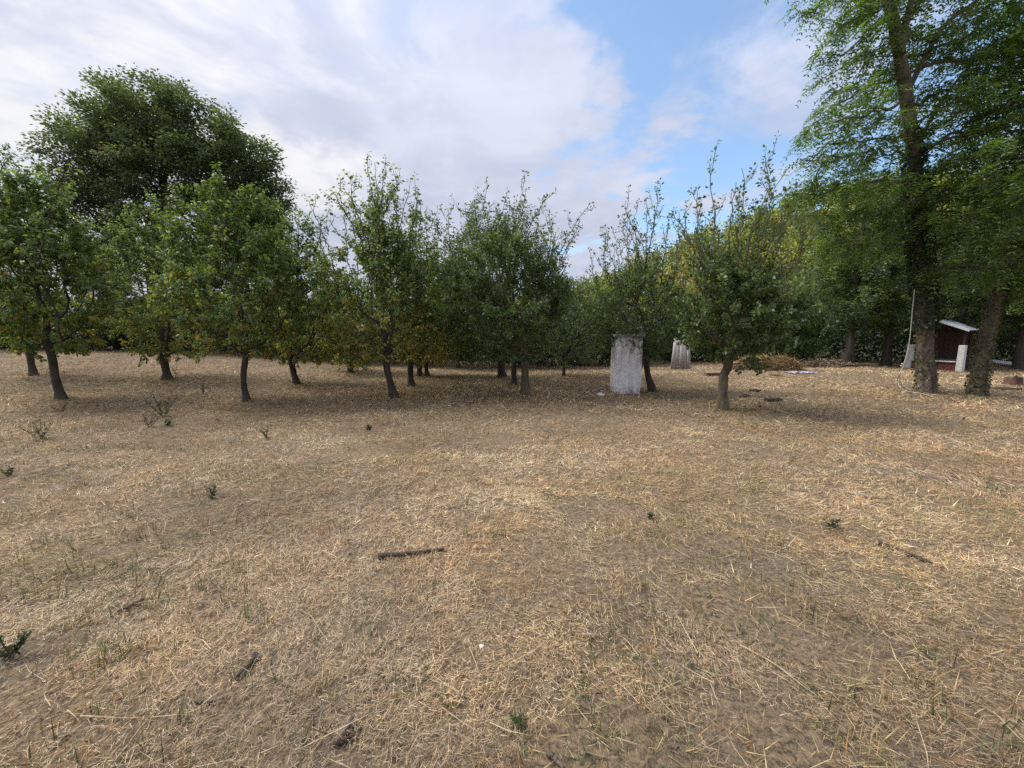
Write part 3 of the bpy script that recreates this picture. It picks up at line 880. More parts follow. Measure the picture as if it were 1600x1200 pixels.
a_ = Acc(); a_.add(*leaves(pos, d_ + rng.normal(size=(n, 3)) * .7, d_ + rng.normal(size=(n, 3)) * .6, 0.58 * (.6 + .8 * rng.random(n)), .42 * (.6 + .8 * rng.random(n)), col))
o = link('hillside_forest', a_.mesh('hillside_forest'), 'leaf')
o['kind'] = 'stuff'; o['label'] = 'far wooded hillside with sunlit patches painted as yellow leaves'; o['category'] = 'forest'

# ------------------------------------------------------------------ white pillar
bp_ = G(982, 617)
yp = bp_[1]
xl, xr = at(963, 600, yp)[0], at(1002, 600, yp)[0]
hp = at(980, 523, yp)[2] - bp_[2]
wp_ = xr - xl
t = thing('masonry_pillar', 'square white plastered pillar with stained face and thin dark cap slab', 'pillar', ((xl + xr) / 2, yp + wp_ / 2, bp_[2]))
import bmesh
bm = box(wp_, wp_, hp - .05 + .1, 0, 0, (hp - .05) / 2 - .05, .012)
bmesh.ops.subdivide_edges(bm, edges=[e for e in bm.edges], cuts=9, use_grid_fill=True)
for v in bm.verts:
    q_ = (vnoise(v.co.x * 1.3 + v.co.y, v.co.z, 6, 2) - .5) * .006 + (vnoise(v.co.x + v.co.y * 1.3, v.co.z, 21, 4) - .5) * .004
    low = max(0, 1 - v.co.z / .16)
    f_ = 1 + q_ / .3 - low * (.10 * vnoise(v.co.x * 7 + v.co.y * 5, v.co.z * 9, 2, 6) + .02)
    v.co.x *= f_; v.co.y *= f_
bm_obj('shaft', bm, 'plaster', t)
bm = box(wp_ + .13, wp_ + .13, .065, 0, 0, hp - .02, .012, .004, 3)
bm_obj('cap_slab', bm, 'cap_concrete', t)
def flat_slab(name, cx, cy_, sx, sy, h, material, label, cat, seed, rz=0, n_=18):
    rng_ = np.random.default_rng(seed)
    an = np.linspace(0, 2 * np.pi, n_, endpoint=False)
    rr_ = 1 + .12 * rng_.normal(size=n_)
    q = np.stack([np.cos(an) * sx * rr_, np.sin(an) * sy * rr_], 1)
    V = np.vstack([np.c_[q * 1.06, np.full(n_, -.03)], np.c_[q, np.full(n_, h)], np.c_[q * .6, np.full(n_, h * 1.15)], [[0, 0, h * 1.2]]])
    V[n_:, 2] += rng_.normal(size=len(V) - n_) * h * .12
    j = np.arange(n_); j2 = (j + 1) % n_
    Fq = np.vstack([np.stack([j, j2, j2 + n_, j + n_], 1), np.stack([j + n_, j2 + n_, j2 + 2 * n_, j + 2 * n_], 1)])
    Ft = np.stack([j + 2 * n_, j2 + 2 * n_, np.full(n_, 3 * n_)], 1)
    o_ = link(name, mesh_np(name, V, [Fq, Ft], 4, smooth=True), material)
    o_.location = (cx, cy_, float(gz(cx, cy_))); o_.rotation_euler = (0, 0, rz)
    return tag(o_, label, cat)
flat_slab('concrete_slab', (xl + xr) / 2 + .05, yp + wp_ * .35, .52, .46, .02, 'heap_soil', 'low crumbling concrete footing slab under the white pillar', 'slab', 5)

# ------------------------------------------------------------------ leaning weathered panel (planks)
b_ = G(1064, 578)
Yb = b_[1] + .2
t = thing('wooden_panel', 'weathered grey plank panel leaning against the bushes behind the white pillar', 'panel', (b_[0], Yb, b_[2]))
x0, x1 = at(1047, 578, Yb)[0] - b_[0], at(1080, 578, Yb)[0] - b_[0]
t0, t1 = at(1054, 531, Yb + .2)[0] - b_[0], at(1079, 531, Yb + .2)[0] - b_[0]
ht = at(1066, 531, Yb)[2] - b_[2]
nP = 5
for q in range(nP):
    u0, u1 = q / nP, (q + 1) / nP
    rng_ = np.random.default_rng(q + 3)
    a0, a1 = x0 + (x1 - x0) * u0 + .004, x0 + (x1 - x0) * u1 - .004
    c0, c1 = t0 + (t1 - t0) * u0 + .004, t0 + (t1 - t0) * u1 - .004
    hq = ht * (1 + .03 * rng_.normal()); off = .012 * rng_.normal()
    th = .022
    Vb = np.array([[a0, off, -.03], [a1, off, -.03], [a1, off + th, -.03], [a0, off + th, -.03], [c0, off + .28, hq], [c1, off + .28, hq * 1.01], [c1, off + .28 + th, hq], [c0, off + .28 + th, hq]])
    Fb = np.array([[0, 1, 5, 4], [1, 2, 6, 5], [2, 3, 7, 6], [3, 0, 4, 7], [4, 5, 6, 7], [3, 2, 1, 0]])
    link('plank', mesh_np('plank', Vb, Fb, 4), 'plank_grey', t)

# ------------------------------------------------------------------ barbecue shelter
bq = G(1462, 577)
to_cam = math.atan2(-bq[1], -bq[0])
nang = to_cam - rad(17)
rz = nang + rad(90)             # local -Y faces along nang
sc_ = bq[1] / F
t = thing('garden_barbecue', 'small roofed garden barbecue with white posts and red brick base behind the ivy trunk', 'barbecue', bq, rz)
Wb = .78
for sx in (-1, 1):
    bm = box(.20, .26, 1.12, sx * Wb, -.30, .50, .015, .006, 5 + sx)
    bm_obj('post', bm, 'paint_white', t)
    bm = box(.07, .07, .72, sx * Wb, -.26, 1.41, .006)
    bm_obj('roof_post', bm, 'plank_brown', t)
    bm = box(.07, .07, 1.80, sx * Wb, .45, .86, .006)
    bm_obj('rear_post', bm, 'plank_brown', t)
wallb = bm_obj('base_wall', box(1.34, .56, .34, 0, .0, .15, .004), 'heap_soil', t)
# bricks of the base: four courses
brick_me = None
nb = 0
for row in range(4):
    xx = -.66 + (0.0 if row % 2 == 0 else -.11)
    while xx < .66:
        l_ = max(xx, -.66); h_ = min(xx + .21, .66)
        if h_ - l_ > .04:
            bm = box(h_ - l_, .10, .068, (l_ + h_) / 2, -.295, .02 + row * .078, .004, .0015, nb)
            bm_obj('brick', bm, 'brick_red', t); nb += 1
        xx += .222
bm_obj('shelf', box(1.32, .20, .05, 0, -.34, .375, .008, .003), 'paint_white', t)
bm_obj('grill_bed', box(1.30, .55, .12, 0, .05, .40, .01, .004), 'clod', t)
for q in range(8):
    bm = box(.165, .022, 1.22, -.62 + q * .177, .42, 1.05, .004, .002, q)
    bm_obj('back_plank', bm, 'plank_brown', t)
# gable roof, sheets running front to back, corrugated along the slope
rh, eh, ov = 2.12, 1.68, .98
for sx in (-1, 1):
    nu, nv = 28, 4
    u = np.linspace(-.62, .72, nu); v = np.linspace(.02, 1, nv)
    U, Vv = np.meshgrid(u, v)
    Zr = rh - (rh - eh) * Vv + .008 * np.sin(U * 2 * np.pi / .10)
    top = np.stack([sx * Vv * ov, U, Zr], -1).reshape(-1, 3)
    bot = top - np.array([0, 0, .012])
    i_, j_ = np.meshgrid(np.arange(nv - 1), np.arange(nu - 1), indexing='ij')
    q_ = (i_ * nu + j_).ravel(); M_ = nu * nv
    F1 = np.stack([q_, q_ + 1, q_ + nu + 1, q_ + nu], 1); F2 = F1[:, ::-1] + M_
    rim = np.concatenate([np.arange(nu), np.arange(1, nv) * nu + nu - 1, (nv - 1) * nu + np.arange(nu - 2, -1, -1), np.arange(nv - 2, 0, -1) * nu])
    rim2 = np.roll(rim, -1)
    F3 = np.stack([rim, rim + M_, rim2 + M_, rim2], 1)
    link('roof_sheet', mesh_np('roof_sheet', np.vstack([top, bot]), np.vstack([F1, F2, F3]), 4), 'sheet_white', t)
    # white barge board on the front edge and dark rafters beneath
    ang = math.atan2(rh - eh, ov)
    ln = math.hypot(ov, rh - eh)
    for yy, mt_, nm, tk in ((-.635, 'sheet_white', 'barge_board', .085), (-.25, 'roof_under', 'rafter', .07), (.45, 'roof_under', 'rafter', .07)):
        bm = box(ln, .03 if nm == 'barge_board' else .06, tk, 0, 0, 0, .004)
        for v_ in bm.verts:
            x_, z_ = v_.co.x, v_.co.z
            v_.co.x = sx * (ov / 2 + .0 + x_ * math.cos(ang) + z_ * math.sin(ang) * 0)
            v_.co.z = (rh + eh) / 2 - x_ * math.sin(ang) + z_ - (.065 if nm == 'rafter' else .03)
            v_.co.y += yy
        bm_obj(nm, bm, mt_, t)
    bm = box(.012, .012, .012, 0, 0, 0, 0); bm.free()
bm_obj('gable_board', box(1.7, .02, .34, 0, .445, 1.72, .004), 'plank_brown', t)

# ------------------------------------------------------------------ rope hanging from the tall tree
Yr = Yt - .36
pr = [at(1429, 452, Yr + .05), at(1426, 480, Yr), at(1423, 515, Yr), at(1419, 545, Yr), at(1411, 572, Yr - .05)]
g1, g2, g3 = G(1401, 598), G(1424, 614), G(1458, 622)
lp = [at(1404, 588, Yr - .1), g1 + (0, -.02, .06), G(1408, 609) + (0, 0, .03), g2 + (0, 0, .025), G(1442, 617) + (0, 0, .03), g3 + (0, 0, .025)]
tube_obj('hanging_rope', spline(pr + lp, 60), .0085, 'rope_cord', None, 6, .03, origin=g2)
ro = bpy.data.objects['hanging_rope']
tag(ro, 'pale rope hanging down the ivy-clad trunk and coiling on the grass', 'rope')
lp2 = [at(1410, 574, Yr - .06), at(1406, 588, Yr - .12), G(1406, 601) + (0, -.03, .05), G(1420, 612) + (0, -.05, .04)]
tube_obj('strand', spline(lp2, 20) - g2, .008, 'rope_cord', ro, 5)
tube_obj('knot', spline([at(1409, 568, Yr - .06), at(1413, 572, Yr - .08), at(1410, 577, Yr - .03), at(1408, 571, Yr - .1)], 14) - g2, .016, 'rope_cord', ro, 6)

# ------------------------------------------------------------------ heaps, boards, stumps
def twig_heap(name, px, py, rx, ry, h, n_, seed, pal_, label, cat, core='heap_soil', Lr=(.25, .95), rr=.009):
    b0 = G(px, py); rng_ = np.random.default_rng(seed)
    t_ = thing(name, label, cat, b0)
    nu, nv = 22, 8
    th = np.linspace(0, 2 * np.pi, nu, endpoint=False); ph = np.linspace(0, np.pi / 2, nv)
    Vv = []
    for p_ in ph:
        for a_ in th:
            k_ = 1 + .25 * math.sin(a_ * 3 + seed) * math.cos(p_) + .1 * rng_.normal()
            Vv.append((math.cos(a_) * math.cos(p_) * rx * k_, math.sin(a_) * math.cos(p_) * ry * k_, math.sin(p_) * h * .82 * (1 + .12 * rng_.normal()) - .03))
    i_, j_ = np.meshgrid(np.arange(nv - 1), np.arange(nu), indexing='ij'); j2 = (j_ + 1) % nu
    Fq = np.stack([i_ * nu + j_, i_ * nu + j2, (i_ + 1) * nu + j2, (i_ + 1) * nu + j_], -1).reshape(-1, 4)
    link('mound', mesh_np('mound', np.array(Vv), Fq, 4, smooth=True), core, t_)
    a1 = Acc()
    d_ = rdir(rng_, n_); d_[:, 2] = np.abs(d_[:, 2])
    p_ = d_ * np.array([rx, ry, h]) * (.72 + .5 * rng_.random((n_, 1)) ** 2)
    dr = unit(rng_.normal(size=(n_, 3)) * np.array([1, 1, .35]) + d_ * np.array([.3, .3, .15]))
    L_ = rng_.uniform(*Lr, n_)
    colr = np.array(pal_)[rng_.integers(0, len(pal_), n_)] * (.7 + .6 * rng_.random((n_, 1)))
    for ax in (0, 1):
        a1.add(*leaves(p_ - dr * L_[:, None] * .5, dr, rdir(rng_, n_), L_, rr * 2.2 * (.6 + .8 * rng_.random(n_)), colr, .3))
    o_ = link('brushwood', a1.mesh('brushwood'), 'straw', t_)
    return t_
twig_heap('brush_pile', 1196, 577, 1.25, .7, .52, 3600, 81, ((.26, .145, .07), (.34, .21, .11), (.20, .10, .05), (.42, .33, .20), (.24, .22, .09)), 'heap of dry brown hay and cut brushwood at the woodland edge', 'brush pile')
twig_heap('brush_pile', 1290, 573, 1.15, .5, .30, 900, 82, ((.22, .16, .11), (.34, .27, .20), (.14, .095, .06)), 'low flat heap of pale leaves and rubble next to a dark stump', 'rubbish heap', Lr=(.12, .4), rr=.02)

def rock(name, px, py, r_, material, label, cat, seed, sq=(1, 1, .6), group=None, sub=2):
    bm = bmesh.new(); bmesh.ops.create_icosphere(bm, subdivisions=sub, radius=r_)
    rng_ = np.random.default_rng(seed); ph = rng_.random(3) * 9
    for v in bm.verts:
        k_ = 1 + .28 * math.sin(v.co.x / r_ * 2.1 + ph[0]) * math.sin(v.co.y / r_ * 2.6 + ph[1]) + .13 * math.sin(v.co.z / r_ * 5 + ph[2]) + .05 * rng_.normal()
        v.co = Vector((v.co.x * sq[0] * k_, v.co.y * sq[1] * k_, v.co.z * sq[2] * k_ + r_ * sq[2] * .55))
    b0 = G(px, py)
    o_ = bm_obj(name, bm, material); o_.location = b0
    return tag(o_, label, cat, group)
rock('stone', 939, 619, .10, 'stone_white', 'small whitish stone on the ground just left of the white pillar', 'stone', 91, group='loose stones')
rock('stone', 928, 612, .08, 'stone', 'small grey stone left of and behind the whitish stone by the pillar', 'stone', 92, group='loose stones')
rock('stone', 752, 1011, .013, 'stone_white', 'single tiny white pebble in the front grass', 'stone', 93, group='loose stones', sub=1)
rock('soil_clod', 1180, 612, .10, 'clod', 'dark flat soil clod, the farther one right of the nearest fruit tree', 'soil clod', 94, (1.5, .9, .5), 'dark soil clods')
rock('soil_clod', 1164, 620, .09, 'clod', 'dark soil clod closest to the trunk of the nearest fruit tree', 'soil clod', 95, (1.3, .8, .5), 'dark soil clods')
rock('soil_clod', 1207, 627, .12, 'clod', 'dark elongated soil clod, largest and front one beside the nearest fruit tree', 'soil clod', 96, (1.9, .8, .45), 'dark soil clods')
rock('soil_clod', 1212, 587, .10, 'stump_red', 'reddish brown clump of earth in front of the brush pile', 'soil clod', 97, (2.2, 1, .35), 'dark soil clods')

def stump(px, py, r_, h, material, label, seed, tilt=0):
    b0 = G(px, py); rng_ = np.random.default_rng(seed)
    t_ = thing('tree_stump', label, 'stump', b0)
    ns = 14; an = np.linspace(0, 2 * np.pi, ns, endpoint=False); jr = 1 + .1 * rng_.normal(size=ns)
    V_ = []
    for zq, k_ in ((-.04, 1.3), (.05, 1.08), (h * .6, 1.0), (h, .96)):
        for a_, j_ in zip(an, jr): V_.append((math.cos(a_) * r_ * k_ * j_ + zq * tilt, math.sin(a_) * r_ * k_ * j_, zq + (.03 * rng_.normal() if zq == h else 0)))
    V_.append((h * tilt, 0, h))
    i_ = np.arange(3)[:, None] * ns; j = np.arange(ns)[None]; j2 = (j + 1) % ns
    Fq = np.stack([i_ + j, i_ + j2, i_ + j2 + ns, i_ + j + ns], -1).reshape(-1, 4)
    link('wood_body', mesh_np('wood_body', np.array(V_[:-1]), Fq, 4, smooth=True), material, t_)
    V2 = np.array(V_[-1 - ns:]); Ft = np.stack([j[0], j2[0], np.full(ns, ns)], 1)
    link('cut_face', mesh_np('cut_face', V2 + np.array([0, 0, .002]), Ft, 3), 'dead_wood', t_)
stump(1582, 602, .16, .24, 'stump_red', 'low reddish cut tree stump at the right edge of the grass', 98)
stump(1318, 572, .22, .62, 'bark_dark', 'dark broken tree stump standing beside the low rubble heap', 99, .1)
flat_slab('flat_stone', *G(1568, 609)[:2], .38, .14, .05, 'clod', 'flat dark stone lying in front of the reddish stump', 'stone', 101)

# pale metal profile board on the ground behind the leaning trunk
b0 = G(1560, 572)
t = thing('metal_profile', 'pale angled metal sheet lying by the slanting trunk near the far right', 'metal sheet', b0, rad(-32))
bm_obj('sheet', box(1.15, .30, .02, 0, 0, .22, .004), 'sheet_white', t).rotation_euler = (rad(24), rad(9), 0)
bm_obj('edge_strip', box(1.15, .02, .12, 0, -.145, .16, .004), 'sheet_white', t).rotation_euler = (0, rad(9), 0)

# crumpled pale plastic sheet
b0 = G(1252, 583)
rng = np.random.default_rng(103)
u = np.linspace(-1, 1, 26); v = np.linspace(-1, 1, 14); U, Vv = np.meshgrid(u, v)
Zc = .02 + .10 * fbm(U * 3, Vv * 3, 1.2, 5, 4) * (1 - .6 * np.abs(U)) * (1 - Vv ** 2 * .8)
Vc = np.stack([U * .52 + .04 * rng.normal(size=U.shape), Vv * .26 + .03 * rng.normal(size=U.shape), Zc], -1).reshape(-1, 3)
i_, j_ = np.meshgrid(np.arange(13), np.arange(25), indexing='ij'); q_ = (i_ * 26 + j_).ravel()
o = link('plastic_sheet', mesh_np('plastic_sheet', Vc, np.stack([q_, q_ + 1, q_ + 27, q_ + 26], 1), 4, smooth=True), 'tarp_lilac')
o.location = b0; tag(o, 'crumpled pale lilac plastic sheet lying before the heaps', 'plastic sheet')

# red-brown board end showing beyond the nearest trunk
b0 = G(1112, 587)
o = bm_obj('broken_board', box(.55, .18, .10, 0, 0, .05, .008, .01, 4), 'stump_red'); o.location = b0; o.rotation_euler = (0, 0, .2)
tag(o, 'short reddish broken board on the ground behind the nearest fruit tree', 'board')

# ------------------------------------------------------------------ fallen sticks
def stick(pxs, r_, label, seed, material='dead_wood', sub=True):
    rng_ = np.random.default_rng(seed)
    c_ = [G(*p_) + np.array([0, 0, r_ * .45 + .008 + .006 * rng_.random()]) for p_ in pxs]
    b0 = c_[0].copy(); b0[2] = float(gz(b0[0], b0[1]))
    pts = spline(c_, 14) + rng_.normal(size=(14, 3)) * r_ * .13
    o_ = tube_obj('fallen_stick', pts, np.linspace(r_, r_ * .55, 14), material, None, 7, .10, seed, origin=b0)
    tag(o_, label, 'stick', 'fallen sticks on the grass')
stick([(592, 874), (640, 870), (694, 862)], .020, 'straight dark stick lying level in the middle of the grass', 1, 'clod')
stick([(1374, 852), (1410, 866), (1455, 884)], .016, 'dark slanting stick in the grass at the right', 2, 'clod')
stick([(402, 1026), (385, 1048), (368, 1068)], .014, 'short dark stick pointing up steeply at lower left', 3, 'clod')
stick([(228, 940), (205, 950), (184, 962)], .012, 'greyish stick with split end at left, above the steep dark stick', 4)
stick([(524, 1170), (545, 1140), (552, 1128)], .012, 'short curled piece of bark near the bottom edge, upright one', 5)
stick([(522, 1172), (545, 1160), (566, 1146)], .011, 'short curled piece of bark near the bottom edge, flatter one', 6, 'clod')
stick([(1155, 1012), (1205, 1040), (1262, 1085)], .0048, 'long thin pale stalk slanting down across the lower right grass', 7, 'stalk')
stick([(180, 1195), (225, 1140), (245, 1112)], .0035, 'thin pale straw stalk at the lower left corner', 8, 'stalk')
stick([(855, 1185), (868, 1195), (880, 1206)], .011, 'grey twig cut off by the bottom edge in the middle', 9)
stick([(1350, 780), (1372, 781), (1395, 781)], .009, 'thin level dark twig at right, beyond the slanting stick', 10, 'clod')
stick([(305, 1100), (330, 1101), (350, 1098)], .008, 'thin short level twig below the steep dark stick', 11)
stick([(126, 1124), (165, 1126), (204, 1127)], .0035, 'bleached straw stalk lying level at lower left', 12, 'stalk')

# ------------------------------------------------------------------ weeds
def weed(px, py, h, label, seed, n_st=5, lf=.05, col=(.055, .072, .034), spread=.42, name='weed'):
    b0 = G(px, py); rng_ = np.random.default_rng(seed)
    t_ = thing(name, label, 'weed', b0, 0, 'green weeds in the dry grass')
    aw_, al_ = Acc(), Acc()
    for q in range(n_st):
        d_ = np.array([rng_.normal() * spread, rng_.normal() * spread, 1]); d_ /= np.linalg.norm(d_)
        hq = h * rng_.uniform(.6, 1)
        pts = spline([np.array([rng_.normal() * .02, rng_.normal() * .02, -.01]), d_ * hq * .5, d_ * hq + np.array([rng_.normal(), rng_.normal(), 0]) * h * .08], 6)
        V_, F_ = tube(pts, np.linspace(.004, .002, 6) * (1 + h), 4, cap=False)
        aw_.add(V_, F_[0])
        m_ = int(14 + 34 * h); lf_ = lf * .78
        u_ = .15 + .85 * rng_.random(m_); k_ = (u_ * 4.99).astype(int)
        pp = pts[k_] + (pts[k_ + 1] - pts[k_]) * (u_ * 5 - k_)[:, None]
        ld = unit(rng_.normal(size=(m_, 3)) * np.array([1, 1, .3]) + np.array([0, 0, .45]))
        cl = np.array(col) * (.7 + .7 * rng_.random((m_, 1)))
        al_.add(*leaves(pp, ld, rng_.normal(size=(m_, 3)) + np.array([0, 0, 1]), lf_ * (.6 + .7 * rng_.random(m_)), lf_ * .34 * (.7 + .6 * rng_.random(m_)), cl))
    link('stems', aw_.mesh('stems'), 'bark_olive', t_); link('leaves', al_.mesh('leaves'), 'leaf', t_)
weed(256, 651, .55, 'tallest bushy dark green weed in the left half of the field', 201, 8, .06)
weed(233, 667, .36, 'small dark weed just left of the tallest bushy weed', 202, 5)
weed(262, 666, .16, 'low spreading weed in front of the tallest bushy weed', 203, 5, spread=.7)
weed(66, 686, .32, 'dark weed standing alone near the left edge', 204, 6)
weed(97, 644, .22, 'thin weed just in front of the leaning frontmost trunk at far left', 205, 3)
weed(317, 615, .28, 'loose weed between the stout trunk and the bent trunk', 206, 5)
weed(275, 585, .42, 'tall thin sprout at the foot of the stout short trunk', 207, 3, .05)
weed(417, 686, .24, 'upright olive weed in the middle left of the field', 208, 5, .045, (.06, .075, .03))
weed(331, 780, .14, 'low green tuft of weed left of the middle', 209, 6, .04, (.06, .085, .04))
weed(15, 1030, .15, 'dark weed at the left edge low in the photo', 210, 6, .045)
weed(15, 745, .12, 'dark little weed at the left edge of the field', 211, 4, .05)
weed(575, 672, .10, 'low dark weed patch beyond the straight dark stick', 212, 9, .05, (.045, .055, .03), .9)
weed(812, 1135, .05, 'small green rosette weed near the bottom middle', 213, 6, .03, (.09, .12, .05), 1.1)
weed(1298, 826, .12, 'dark green little weed left of the slanting stick', 214, 6, .035)
weed(1015, 812, .06, 'tiny dark green weed in the middle of the grass', 215, 5, .035)

# ------------------------------------------------------------------ dry grass
rng = np.random.default_rng(301)
def scatter(n_, y0, y1, pw):
    u_ = rng.random(n_)
    y_ = (y0 ** pw + (y1 ** pw - y0 ** pw) * u_) ** (1 / pw)
    x_ = (rng.random(n_) * 2 - 1) * (1.42 * y_ + 1.2)
    return x_, y_
def straw_color(x_, y_, n_):
    pale, tan, rust_, grey, dark, olive = [np.array(c_) for c_ in ((.83, .635, .395), (.69, .475, .25), (.62, .335, .145), (.55, .45, .335), (.13, .085, .055), (.31, .275, .11))]
    a_ = fbm(x_, y_, .55, 1); b_ = fbm(x_, y_, 1.1, 4); c_ = fbm(x_, y_, 1.7, 7); d_ = fbm(x_, y_, .9, 11)
    warm = sstep(.42, .62, a_ + .06 * np.tanh((x_ - .5) / 3))
    w_ = np.stack([.6 + .5 * sstep(.4, .6, c_), .7 + 1.2 * warm, .08 + .85 * sstep(.50, .68, b_) * (.4 + warm), .25 + 1.1 * sstep(.44, .62, c_) * (1 - .5 * warm), .42 + 0 * a_, .07 + 1.3 * sstep(.52, .66, d_)], 1)
    w_ = np.cumsum(w_ / w_.sum(1, keepdims=True), 1)
    k_ = (rng.random(n_)[:, None] > w_).sum(1).clip(0, 5)
    pal_ = np.stack([pale, tan, rust_, grey, dark, olive])
    shade = .30 + 1.12 * fbm(x_ * .5, y_, 1.5, 51, 4) + .28 * (fbm(x_, y_, 5.5, 55, 2) - .5)
    return np.clip(pal_[k_] * (.72 + .5 * rng.random((n_, 1))) * shade[:, None], .02, .85), b_, c_
BARE = [(1150, 870, .34), (1305, 1003, .26), (1160, 955, .30), (560, 705, .4), (1010, 880, .3), (940, 800, .35), (1180, 1150, .2), (960, 1180, .25), (780, 690, .35)]
bare_c = [(G(a_, b_), r_) for a_, b_, r_ in BARE]
def thin(x_, y_):
    p_ = .55 + .45 * sstep(.33, .52, fbm(x_, y_, 1.4, 21))
    p_ = p_ * (.50 + .50 * sstep(.30, .44, fbm(x_, y_, 3.6, 23)))
    p_ = p_ * (.30 + .70 * sstep(.36, .50, fbm(x_, y_, 11.0, 27, 2)))
    for c_, r_ in bare_c:
        dd_ = np.hypot((x_ - c_[0]) / 1.3, y_ - c_[1]) + .25 * r_ * (vnoise(x_, y_, 9, 3) - .5)
        p_ = p_ * (.12 + .88 * sstep(r_ * .65, r_ * 1.1, dd_))
    # thin and worn under the hedge
    return rng.random(len(x_)) < p_
def blades(acc, x_, y_, L0, L1, w0, w1, lie, h0=0.0, segs=2, colf=None):
    n_ = len(x_)
    col_, b_, c_ = straw_color(x_, y_, n_)
    if colf is not None: col_ = colf(col_, n_)
    comb_ = 6.28 * fbm(x_, y_, .45, 31, 2) * 1.6
    th_ = comb_ + rng.normal(size=n_) * 1.5
    el = np.clip(np.abs(rng.normal(size=n_)) * lie, 0, 1.5)
    hd = np.stack([np.cos(th_), np.sin(th_)], 1)
    L_ = rng.uniform(L0, L1, n_) * (.6 + .8 * rng.random(n_)); W_ = rng.uniform(w0, w1, n_)
    base = np.stack([x_, y_, gz(x_, y_) + h0 * rng.random(n_)], 1)
    d1 = np.concatenate([hd * np.cos(el)[:, None], np.sin(el)[:, None]], 1)
    el2 = el * .55 + rng.normal(size=n_) * .12
    tw = rng.normal(size=n_) * .35
    hd2 = np.stack([np.cos(th_ + tw), np.sin(th_ + tw)], 1)
    d2 = np.concatenate([hd2 * np.cos(el2)[:, None], np.sin(el2)[:, None]], 1)
    s_ = unit(np.cross(d1, np.array([[0, 0, 1.]]) + rng.normal(size=(n_, 3)) * .7)) * W_[:, None] * .5
    if segs == 2:
        m_ = base + d1 * L_[:, None] * .5; t_ = m_ + d2 * L_[:, None] * .5
        V_ = np.stack([base - s_, base + s_, m_ + s_ * .9, m_ - s_ * .9, t_], 1).reshape(-1, 3)
        o_ = np.arange(n_)[:, None] * 5
        acc.V.append(V_); acc.F.append(o_ + np.array([[0, 1, 2, 3]]) + acc.n); acc.F.append(o_ + np.array([[3, 2, 4]]) + acc.n)
        acc.n += len(V_); acc.Cc.append(np.repeat(col_, 5, 0))
    else:
        t_ = base + d1 * L_[:, None]
        V_ = np.stack([base - s_, base + s_, t_], 1).reshape(-1, 3)
        o_ = np.arange(n_)[:, None] * 3
        acc.V.append(V_); acc.F.append(o_ + np.array([[0, 1, 2]]) + acc.n)
        acc.n += len(V_); acc.Cc.append(np.repeat(col_, 3, 0))
ga = Acc()
x_, y_ = scatter(720000, .75, 6.0, .9); kp = thin(x_, y_) & (rng.random(len(x_)) < sstep(6.2, 3.4, y_)); x_, y_ = x_[kp], y_[kp]
blades(ga, x_, y_, .020, .058, .0010, .0027, .36, .022, 1)
x_, y_ = scatter(380000, 2.2, 12.0, 1.0); kp = thin(x_, y_) & (rng.random(len(x_)) < sstep(1.8, 5.0, y_) * sstep(12.5, 8.5, y_)); x_, y_ = x_[kp], y_[kp]
blades(ga, x_, y_, .035, .09, .003, .0065, .38, .02, 1)
x_, y_ = scatter(190000, 6.5, 21, 1.15); kp = thin(x_, y_) & (rng.random(len(x_)) < sstep(6, 11, y_)); x_, y_ = x_[kp], y_[kp]
blades(ga, x_, y_, .06, .13, .009, .018, .36, .02, 1)
# longer loose stalks
x_, y_ = scatter(1900, .75, 5.5, 1.2)
blades(ga, x_, y_, .08, .26, .0015, .0035, .12, .03, 2, lambda c_, n_: np.array([[.52, .41, .25]]) * (.7 + .4 * rng.random((n_, 1))))
# upright tufts of stubble, yellowish and green
tx, ty = scatter(7000, .9, 15, 1.3)
kp = fbm(tx, ty, .8, 41) + .05 * np.tanh(-tx / 4) > .50; tx, ty = tx[kp], ty[kp]
m_ = 13; x_ = np.repeat(tx, m_) + rng.normal(size=len(tx) * m_) * .045; y_ = np.repeat(ty, m_) + rng.normal(size=len(tx) * m_) * .045
tcol = np.array([(.44, .33, .15), (.17, .18, .06), (.50, .39, .21), (.42, .25, .11), (.11, .13, .045)])[rng.integers(0, 5, len(tx))]
tci = np.repeat(tcol, m_, 0)
blades(ga, x_, y_, .05, .11, .003, .006, 1.1, 0, 1, lambda c_, n_: tci * (.7 + .5 * rng.random((n_, 1))))
tx, ty = scatter(1500, 1.2, 13, 1.2)
kp = (fbm(tx, ty, .7, 71) + .07 * np.tanh(-tx / 3) > .56); tx, ty = tx[kp], ty[kp]
m_ = 14; x_ = np.repeat(tx, m_) + rng.normal(size=len(tx) * m_) * .05; y_ = np.repeat(ty, m_) + rng.normal(size=len(tx) * m_) * .05
gci = np.repeat(np.array([(.10, .13, .045), (.14, .16, .06), (.075, .10, .04), (.20, .20, .08)])[rng.integers(0, 4, len(tx))], m_, 0)
blades(ga, x_, y_, .05, .12, .004, .008, 1.0, 0, 1, lambda c_, n_: gci * (.7 + .6 * rng.random((n_, 1))))
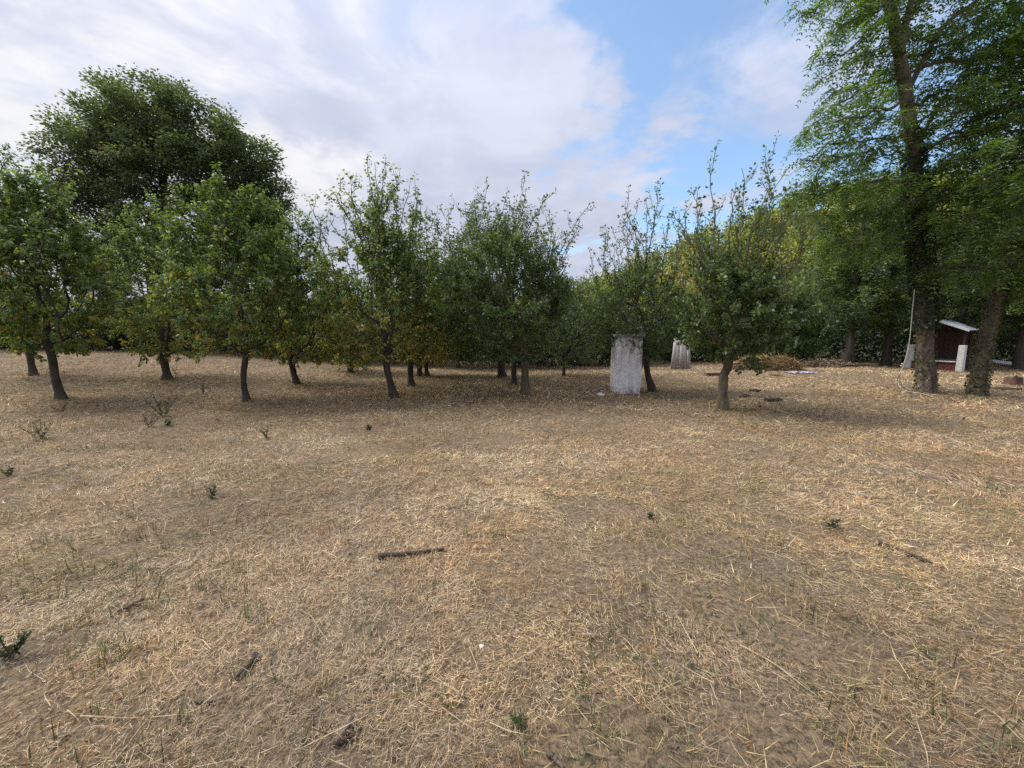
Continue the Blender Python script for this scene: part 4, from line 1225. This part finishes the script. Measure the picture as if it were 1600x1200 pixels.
for o_ in [q_ for q_ in bpy.data.objects if q_.get('category') == 'tree' and q_.location.y < 16]:
    m_ = 90; an_ = rng.random(m_) * 6.28; rr_ = .08 + np.abs(rng.normal(size=m_)) * .13
    fx_ = o_.location.x + np.cos(an_) * rr_; fy_ = o_.location.y + np.sin(an_) * rr_
    fc_ = np.array([(.48, .36, .19), (.20, .20, .07), (.40, .27, .13), (.13, .15, .05)])[rng.integers(0, 4, m_)]
    blades(ga, fx_, fy_, .08, .20, .007, .014, .95, 0, 1, lambda c_, n_: fc_ * (.7 + .5 * rng.random((n_, 1))))
o = link('dry_grass', ga.mesh('dry_grass'), 'straw')
o['kind'] = 'stuff'; o['label'] = 'matted straw-coloured mown dry grass covering the field'; o['category'] = 'grass'
# fallen leaves under the orchard trees
rng = np.random.default_rng(401)
tr = [o_ for o_ in bpy.data.objects if o_.name.startswith('fruit_tree')]
n = 5200
ti = rng.integers(0, len(tr), n)
rr_ = rng.normal(size=(n, 2)) * 1.15
x_ = np.array([o_.location.x for o_ in tr])[ti] + rr_[:, 0]; y_ = np.array([o_.location.y for o_ in tr])[ti] + rr_[:, 1] - .2
pos = np.stack([x_, y_, gz(x_, y_) + .018 + .03 * rng.random(n)], 1)
th_ = rng.random(n) * 6.28
ld = np.stack([np.cos(th_), np.sin(th_), rng.normal(size=n) * .25], 1)
lc = np.array([(.16, .085, .04), (.26, .15, .05), (.10, .06, .035), (.33, .24, .06), (.12, .12, .04)])[rng.integers(0, 5, n)] * (.6 + .7 * rng.random((n, 1)))
a_ = Acc(); a_.add(*leaves(pos, ld, rng.normal(size=(n, 3)) * .4 + np.array([0, 0, 1]), .06 * (.6 + .7 * rng.random(n)), .038 * (.6 + .7 * rng.random(n)), lc))
o = link('fallen_leaves', a_.mesh('fallen_leaves'), 'leaf')
o['kind'] = 'stuff'; o['label'] = 'brown and yellow fallen leaves scattered beneath the orchard trees'; o['category'] = 'leaf litter'
print('TRIS', sum(len(m_.polygons) for m_ in bpy.data.meshes))
